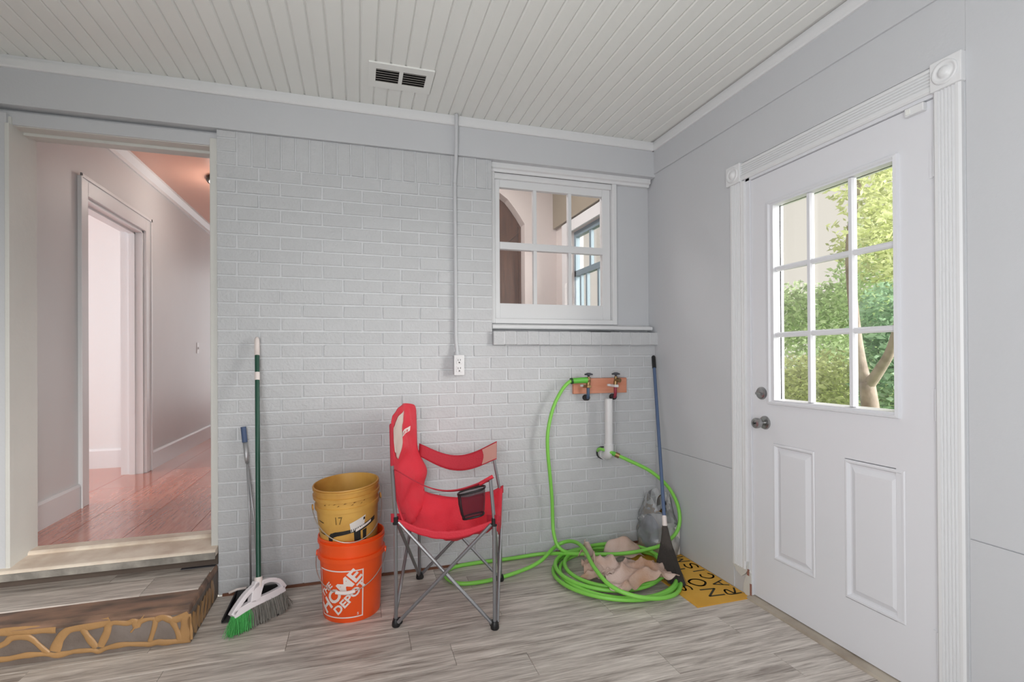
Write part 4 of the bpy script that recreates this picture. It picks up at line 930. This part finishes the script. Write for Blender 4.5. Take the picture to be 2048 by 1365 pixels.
# ---------------------------------------------------------------- tap board
tbd = empty('tap_board', (-.406, -.01, 1.0), 'orange-brown wooden board carrying two washer taps on the brick', 'tap board')
M_PINE = mat('orange_pine', (216, 150, 124), .5, rgb2=(204, 130, 100), vscale=4, stretch=(1, 6, 6))
part(B((-.587, -.021, .957), (-.225, .0, 1.050)), 'board', M_PINE, tbd, bevel=.002)
M_BRASS = mat('dull_brass', (150, 124, 86), .35, .8); M_WHEEL = mat('slate_wheel', (74, 76, 84), .5, .2)
for xv, pc, pn, hose_side in ((-.512, (70, 92, 120), 'blue_pipe', True), (-.330, (150, 46, 66), 'red_pipe', False)):
    mp_ = mat(pn, pc, .45)
    bd = part(MB().tube([(xv, -.075, 1.030), (xv, -.075, 1.062)], [.013, .009], 14), 'valve_body', M_BRASS, tbd, smooth=True, auto=True)
    part(MB().lathe([(.0001, .010), (.010, .010), (.018, .006), (.0245, .004), (.026, 0), (.024, -.004), (.010, -.004), (.006, -.010), (.006, -.016)], 24, Matrix.Translation((xv, -.075, 1.076))), 'hand_wheel', M_WHEEL, tbd, smooth=True, auto=True)
    part(MB().tube([(xv-.002, -.075, 1.032), (xv-.004, -.075, 1.006)], .012, 14), 'valve_inlet', M_BRASS, tbd, smooth=True, auto=True)
    if not hose_side: part(MB().tube([(xv, -.075, 1.040), (xv+.012, -.105, 1.038)], [.012, .013], 14), 'spout', M_BRASS, tbd, smooth=True, auto=True)
    for cx_ in (xv-.023, xv+.019): part(B((cx_-.009, -.034, 1.000), (cx_+.009, -.018, 1.014)), 'pipe_clamp', M_WHITE, tbd, bevel=.003)
    part(B((xv-.016, -.092, .996), (xv+.010, -.02, 1.012)), 'clamp_strap', M_WHITE if not hose_side else M_BRASS, tbd, bevel=.003)
    part(MB().tube(catmull([(xv-.004, -.075, 1.008), (xv-.004, -.075, .965), (xv-.002, -.068, .944), (xv+.006, -.045, .934), (xv+.010, .0, .932)], 5), .0095, 12), 'supply_pipe', mp_, tbd, smooth=True)
    part(MB().tube([(xv+.004, -.044, .935), (xv+.010, -.004, .932)], .0185, 14), 'wall_plug', mat('dark_foam', (52, 50, 52), .9, bump=.6, bscale=60), tbd, smooth=True, auto=True)

# ---------------------------------------------------------------- PVC stand pipe
pv = empty('drain_pipe', (-.402, -.11, .60), 'white plastic drain standpipe with elbow fixed to the brick', 'pipe')
M_PVC = mat('white_pvc', (216, 217, 219), .35, var=.02, vscale=6)
part(MB().lathe([(.024, 0), (.024, .315), (.021, .315), (.021, .02)], 24, Matrix.Translation((-.402, -.115, .615))), 'standpipe', M_PVC, pv, smooth=True, auto=True)
part(MB().tube(catmull([(-.402, -.115, .660), (-.402, -.115, .625), (-.401, -.112, .604), (-.398, -.095, .590), (-.392, -.06, .586), (-.390, -.035, .586)], 5), .0285, 20), 'elbow', M_PVC, pv, smooth=True)
part(MB().tube([(-.390, -.045, .586), (-.389, -.010, .586)], .034, 24), 'coupling', M_PVC, pv, smooth=True, auto=True)
part(MB().tube([(-.390, -.014, .587), (-.390, .0, .587)], .039, 24), 'gasket', M_BLACK, pv, smooth=True, auto=True)

# ---------------------------------------------------------------- garden hose
hz = empty('garden_hose', (-.5, -.36, 0), 'bright green garden hose coiled on the floor and looped up to the tap', 'hose')
M_HOSE = mat('green_hose', (134, 210, 86), .4, var=.08, vscale=4)
HR = .0105
path = [(-.360, -.145, .594), (-.30, -.17, .565), (-.18, -.22, .50), (-.078, -.25, .40), (-.034, -.28, .28), (-.056, -.30, .17), (-.15, -.31, .105), (-.27, -.315, .085), (-.418, -.315, .080), (-.547, -.275, .076), (-.668, -.20, .066),
        (-.81, -.06, .030), (-1.0, -.025, .012), (-1.2, -.022, .0115), (-1.335, -.045, .0115), (-1.392, -.12, .0115), (-1.376, -.205, .0115), (-1.313, -.262, .0115), (-1.164, -.261, .012), (-.98, -.215, .020), (-.865, -.19, .048), (-.75, -.10, .076), (-.68, -.11, .105), (-.655, -.20, .128), (-.665, -.33, .135), (-.695, -.50, .115), (-.675, -.63, .075), (-.60, -.71, .05), (-.49, -.745, .035), (-.37, -.715, .022), (-.27, -.625, .016), (-.195, -.50, .016), (-.165, -.38, .022)]
# coil: from the last point spiral counter-clockwise round the heap
def coil(cx, cy, r0, r1, z0, z1, a0, turns, n=18, ex=1.04, ph=0):
    out_ = []
    N = int(n*turns)
    for i in range(1, N+1):
        t = i/N; a = a0+t*turns*2*PI; rr_ = r0+(r1-r0)*t+.010*math.sin(a*1.7+ph); zz = z0+(z1-z0)*t
        out_.append((cx+rr_*ex*math.cos(a), min(cy+rr_*math.sin(a), -.016), zz+.006*math.sin(a*2+ph)))
    return out_
path += coil(-.505, -.365, .335, .325, .016, .018, 0.02, 1.0, ph=.3)
path += coil(-.490, -.385, .32, .300, .020, .026, 0, 1.0, ph=1.2)
path += coil(-.515, -.350, .305, .275, .038, .040, 0, 1.0, ph=2.0)
path += coil(-.480, -.360, .285, .255, .034, .046, 0, 1.0, ph=2.9)
path += coil(-.500, -.350, .265, .255, .052, .060, 0, .34, ph=.5)
path += [(-.705, -.155, .066), (-.745, -.135, .10), (-.752, -.095, .16), (-.747, -.07, .22), (-.751, -.07, .35), (-.769, -.085, .497), (-.784, -.09, .643), (-.780, -.09, .759), (-.744, -.085, .889), (-.690, -.08, .984), (-.645, -.077, 1.030), (-.618, -.075, 1.041)]
sm = catmull(path, 6)
part(MB().tube(sm, HR, 10), 'hose', M_HOSE, hz, smooth=True)
part(MB().tube([(-.622, -.075, 1.0395), (-.56, -.075, 1.042), (-.524, -.075, 1.042)], [.0165, .0175, .0185], 16), 'hose_sleeve', mat('green_sleeve', (100, 186, 70), .4), hz, smooth=True, auto=True)
part(MB().tube([(-.628, -.075, 1.038), (-.618, -.075, 1.040)], .0185, 16), 'sleeve_ring', mat('dark_green', (34, 70, 34), .5), hz, smooth=True, auto=True)
part(MB().tube([(-.528, -.075, 1.042), (-.510, -.075, 1.042)], .0165, 8), 'hose_coupling', M_BRASS, hz)
part(MB().tube([(-.372, -.139, .600), (-.352, -.150, .590)], .0155, 10), 'hose_coupling', M_BRASS, hz)
part(MB().tube([(-.395, -.13, .610), (-.372, -.139, .600)], .0135, 12), 'hose_end', mat('green_sleeve', (88, 176, 62), .4), hz, smooth=True, auto=True)
part(MB().tube(catmull([(-.432, -.03, .606), (-.438, -.06, .622), (-.430, -.10, .624), (-.396, -.145, .612)], 5), .0095, 10), 'hose_tail', M_HOSE, hz, smooth=True)

# ---------------------------------------------------------------- rag on the coil
M_RAG = mat('stained_rag', (206, 184, 174), .85, rgb2=(176, 138, 112), vscale=5.5, bump=.3, bscale=140)
def ragf(cx, cy, sx, sy_, rot, z0, hgt, seed):
    dirs = [(Vector((math.cos(t), math.sin(t), 0)), fr, am, ph) for t, fr, am, ph in ((.5+seed, 3.0, .022, 1.0), (1.9+seed, 4.2, .014, 2.2), (2.8+seed, 2.3, .026, .4))]
    def g(a, b):
        x0, y0 = (a-.5), (b-.5); ca, sa_ = math.cos(rot), math.sin(rot)
        w1 = noise.noise(Vector((a*2.2+seed, b*2.2, seed))); w2 = noise.noise(Vector((a*2.2+seed, b*2.2, seed+9)))
        xx, yy = x0+.16*w1, y0+.16*w2; q = Vector((xx, yy, 0)); z = z0; dx = dy = 0
        for d, fr, am, ph in dirs:
            v_ = math.sin(q.dot(d)*fr*2+ph+3*w1); rid = 1-abs(v_)
            z += am*(rid**1.6)*1.5; dx += d.x*.012*v_; dy += d.y*.012*v_
        rr_ = math.hypot(x0, y0)*2
        z += hgt*max(0, 1-rr_**2)+.02*w2-.035*max(0, rr_-.75)
        px = x0*sx*(1+.35*w2)+dx; py = y0*sy_*(1+.35*w1)+dy
        return (cx+px*ca-py*sa_, cy+px*sa_+py*ca, max(z, .030+.006*w1))
    return g
rg1 = empty('floor_rag', (-.50, -.42, 0), 'crumpled beige stained rag lying on the hose coil', 'rag')
part(MB().grid(ragf(-.490, -.545, .33, .20, .18, .058, .026, 1.7), 56, 40), 'cloth', M_RAG, rg1, smooth=True, solid=.004)
part(MB().grid(ragf(-.605, -.42, .20, .22, .9, .045, .030, 6.3), 40, 40), 'folded_flap', M_RAG, rg1, smooth=True, solid=.004)
def hump(a, b):
    t = (a-.5)*2
    return (-.385+.110*t+.01*math.sin(b*6), -.215-.10*b+.012*math.sin(a*8), .046+.092*max(0, 1-t*t)**.6*(1-.85*b)+.006*math.sin(a*13+b*4))
part(MB().grid(hump, 26, 12), 'folded_flap', M_RAG, rg1, smooth=True, solid=.003)
def peak(a, b):
    t = b; w_ = (1-t)*.060*(a-.5)*2
    return (-.628+.0*t+w_*.9+.010*math.sin(a*9)+.02*(1-t), -.235-.02*a-.02*t+.02*math.sin(a*7), .062+.098*t*(1-.25*abs(a-.5))+.006*math.sin(a*11))
part(MB().grid(peak, 10, 10), 'raised_corner', M_RAG, rg1, smooth=True, solid=.003)

# ---------------------------------------------------------------- blue-handled broom in the corner
b2 = empty('blue_broom', (-.29, -.55, 0), 'blue-handled broom with dark bristles leaning in the corner', 'broom')
top, bot, ax = brm_frame((-.047, -.045, 1.186), (-.262, -.492, .135))
part(MB().tube([top+ax*.07, top+ax*.985], .0098, 12), 'pole', mat('slate_blue_pole', (84, 104, 138), .4, .1), b2, smooth=True, auto=True)
part(MB().tube([top, top+ax*.008, top+ax*.085], [.007, .0125, .0125], 12), 'grip', M_BLACK, b2, smooth=True, auto=True)
part(MB().tube([top+ax*.975, top+ax*.985, top+ax*1.0, top+ax*1.03], [.011, .013, .0125, .014], 12), 'ferrule', M_PRINT, b2, smooth=True, auto=True)
M_DKB = mat('dark_bristle', (74, 68, 64), .75, var=.25, vscale=30, stretch=(6, 6, 1), bump=.5, bscale=90)
hu = Vector((.62, -.78, 0)).normalized()
def sweep(a, b):      # flared flat brush, a round the section, b from neck to floor
    t = 2*PI*a; wd = .013+.060*b**1.1; th = .013+.010*b
    c = Vector((-.2365, -.439, .262)).lerp(Vector((-.288, -.560, .002)), b)
    tip = .018*math.cos(t)*b
    p = c+hu*wd*math.cos(t)+Vector((hu.y, -hu.x, 0))*th*math.sin(t)
    return (p.x, p.y, max(.007, p.z-tip*.6+(.02*b if math.cos(t) < 0 else 0)))
part(MB().grid(sweep, 28, 10), 'bristle_head', M_DKB, b2, smooth=True)
rg_ = random.Random(4); mb = MB()
for i in range(700):
    a = rg_.random(); p0 = Vector(sweep(a, .35+rg_.random()*.3)); p1 = Vector(sweep(a+rg_.gauss(0, .01), 1))+Vector((rg_.gauss(0, .006), rg_.gauss(0, .006), rg_.uniform(0, .006)))
    s_ = Vector((.0011, 0, 0)); mb.add([p0+s_, p0-s_, p1-s_, p1+s_], [(0, 1, 2, 3)]); s_ = Vector((0, .0011, 0)); mb.add([p0+s_, p0-s_, p1-s_, p1+s_], [(0, 1, 2, 3)])
q_ = part(mb, 'loose_bristles', M_DKB, b2); q_['kind'] = 'stuff'

# ---------------------------------------------------------------- yellow sign board
sg = empty('yellow_sign', (-.16, -.42, 0), 'yellow hand-lettered sign lying flat on the floor by the door', 'sign')
SZT = .0045
part(B((-.318, -.822, .0005), (-.006, -.030, SZT)), 'sheet', mat('yellow_card', (228, 174, 66), .55, rgb2=(214, 158, 52), vscale=4), sg)
M_INK = mat('black_marker', (58, 54, 34), .6)
GL = {'S': [[(.9, .85), (.5, 1), (.1, .8), (.25, .58), (.7, .42), (.85, .18), (.45, 0), (.05, .12)]], 'N': [[(.05, 0), (.12, 1), (.85, .05), (.95, 1)]], 'O': [[(.5, 1), (.1, .75), (.05, .35), (.4, 0), (.8, .15), (.95, .6), (.75, .95), (.5, 1)]],
      'T': [[(.05, .98), (.95, 1)], [(.5, .98), (.48, 0)]], 'R': [[(.1, 0), (.15, 1), (.7, .95), (.8, .7), (.2, .5), (.9, 0)]], 'A': [[(.05, 0), (.5, 1), (.9, 0)], [(.2, .38), (.75, .4)]], 'C': [[(.9, .85), (.5, 1), (.12, .65), (.15, .25), (.5, 0), (.9, .15)]], 'I': [[(.5, 0), (.5, 1)]],
      'M': [[(.0, 0), (.12, 1), (.5, .3), (.85, 1), (1, 0)]]}
def write(word, ystart, xbase, h, cw, gap, th):
    """text right = +y, text up = -x"""
    yy = ystart
    for ci, chh in enumerate(word):
        if chh == ' ': yy += cw*.6; continue
        wd = cw*(.35 if chh == 'I' else 1); mb = MB()
        for stroke in GL[chh]:
            smo = catmull([(p[0], p[1], 0) for p in stroke], 6) if chh in 'SOCR' else [Vector((p[0], p[1], 0)) for p in stroke]
            pts = [Vector((xbase-p.y*h, yy+p.x*wd, 0)) for p in smo]
            for k in range(len(pts)-1):
                d = (pts[k+1]-pts[k]); 
                if d.length < 1e-6: continue
                nn = Vector((-d.y, d.x, 0)).normalized()*th; e_ = d.normalized()*th*.5
                mb.add([tuple(q)[:2]+(SZT+.0006,) for q in (pts[k]-e_+nn, pts[k+1]+e_+nn, pts[k+1]+e_-nn, pts[k]-e_-nn)], [(0, 1, 2, 3)])
        part(mb, 'marker_letter', M_INK, sg); yy += wd+gap
write('RACISM', -.772, -.018, .070, .068, .024, .0048)
write('NO TO', -.760, -.112, .082, .085, .030, .0055)
write('S', -.668, -.222, .062, .070, .02, .0045)

# ---------------------------------------------------------------- plastic bag with contents
bg_ = empty('plastic_bag', (-.10, -.17, 0), 'clear plastic carrier bag slumped in the corner behind the broom', 'bag')
M_BAG = sheer('clear_plastic', (232, 234, 238), .27, .16, .14)
def bagf(a, b):
    t = 2*PI*a
    if b < .62:
        k = b/.62; rx = .088+.012*math.sin(k*3); ry = .118+.012*math.sin(k*2.5+1)
    else:
        k = (b-.62)/.38; rx = .095*(1-k)+.05*k; ry = .125*(1-k)+.085*k
    wv = 1+(.16*noise.noise(Vector((math.cos(t)*2.6, math.sin(t)*2.6, b*4)))+.10*noise.noise(Vector((math.cos(t)*6, math.sin(t)*6, b*7))))*(.35+b)
    z = .004+.285*b
    if b > .62: z += .07*max(0, math.cos(2*t+.4))*((b-.62)/.38)**.8-.03*((b-.62)/.38)*max(0, -math.cos(2*t+.4))
    ct, st_ = math.cos(t), math.sin(t)
    ct = math.copysign(abs(ct)**.7, ct); st_ = math.copysign(abs(st_)**.7, st_)
    return (min(-.105+rx*ct*wv, -.009), min(-.165+ry*st_*wv, -.012), z)
part(MB().grid(bagf, 48, 24), 'bag_film', M_BAG, bg_, smooth=True)
for y0 in (-.225, -.115):
    part(MB().grid(lambda a, b: (-.10+.028*(b-.5)+.012*math.sin(a*6), y0+.085*(a-.5)*1.1, .275+.085*math.sin(PI*a)+.012*b), 14, 3), 'carry_handle', M_BAG, bg_, smooth=True)
cb = B((-.092, -.270, .008), (-.020, -.200, .175)).build('carton', mat('white_carton', (226, 224, 222), .5, var=.02, vscale=20), bevel=.003); tag(cb, 'white carton standing inside the clear bag', 'carton')
B((-.093, -.271, .150), (-.019, -.199, .156)).build('carton_lid_edge', M_WHITE, cb)
def bundle(a, b):
    t = 2*PI*a; k = math.sin(PI*min(1, b*.96+.02))**.5; n_ = 1+.35*noise.noise(Vector((math.cos(t)*2, math.sin(t)*2, b*4)))+.2*noise.noise(Vector((math.cos(t)*5, math.sin(t)*5, b*9)))
    return (-.135+.045*k*math.cos(t)*n_, -.125+.065*k*math.sin(t)*n_, .008+.205*b)
bu = MB().grid(bundle, 36, 24).build('dark_bundle', mat('dark_blue_cloth', (58, 66, 86), .7, rgb2=(90, 98, 114), vscale=8), smooth=True); tag(bu, 'dark blue-grey bundle packed inside the clear bag', 'bundle')
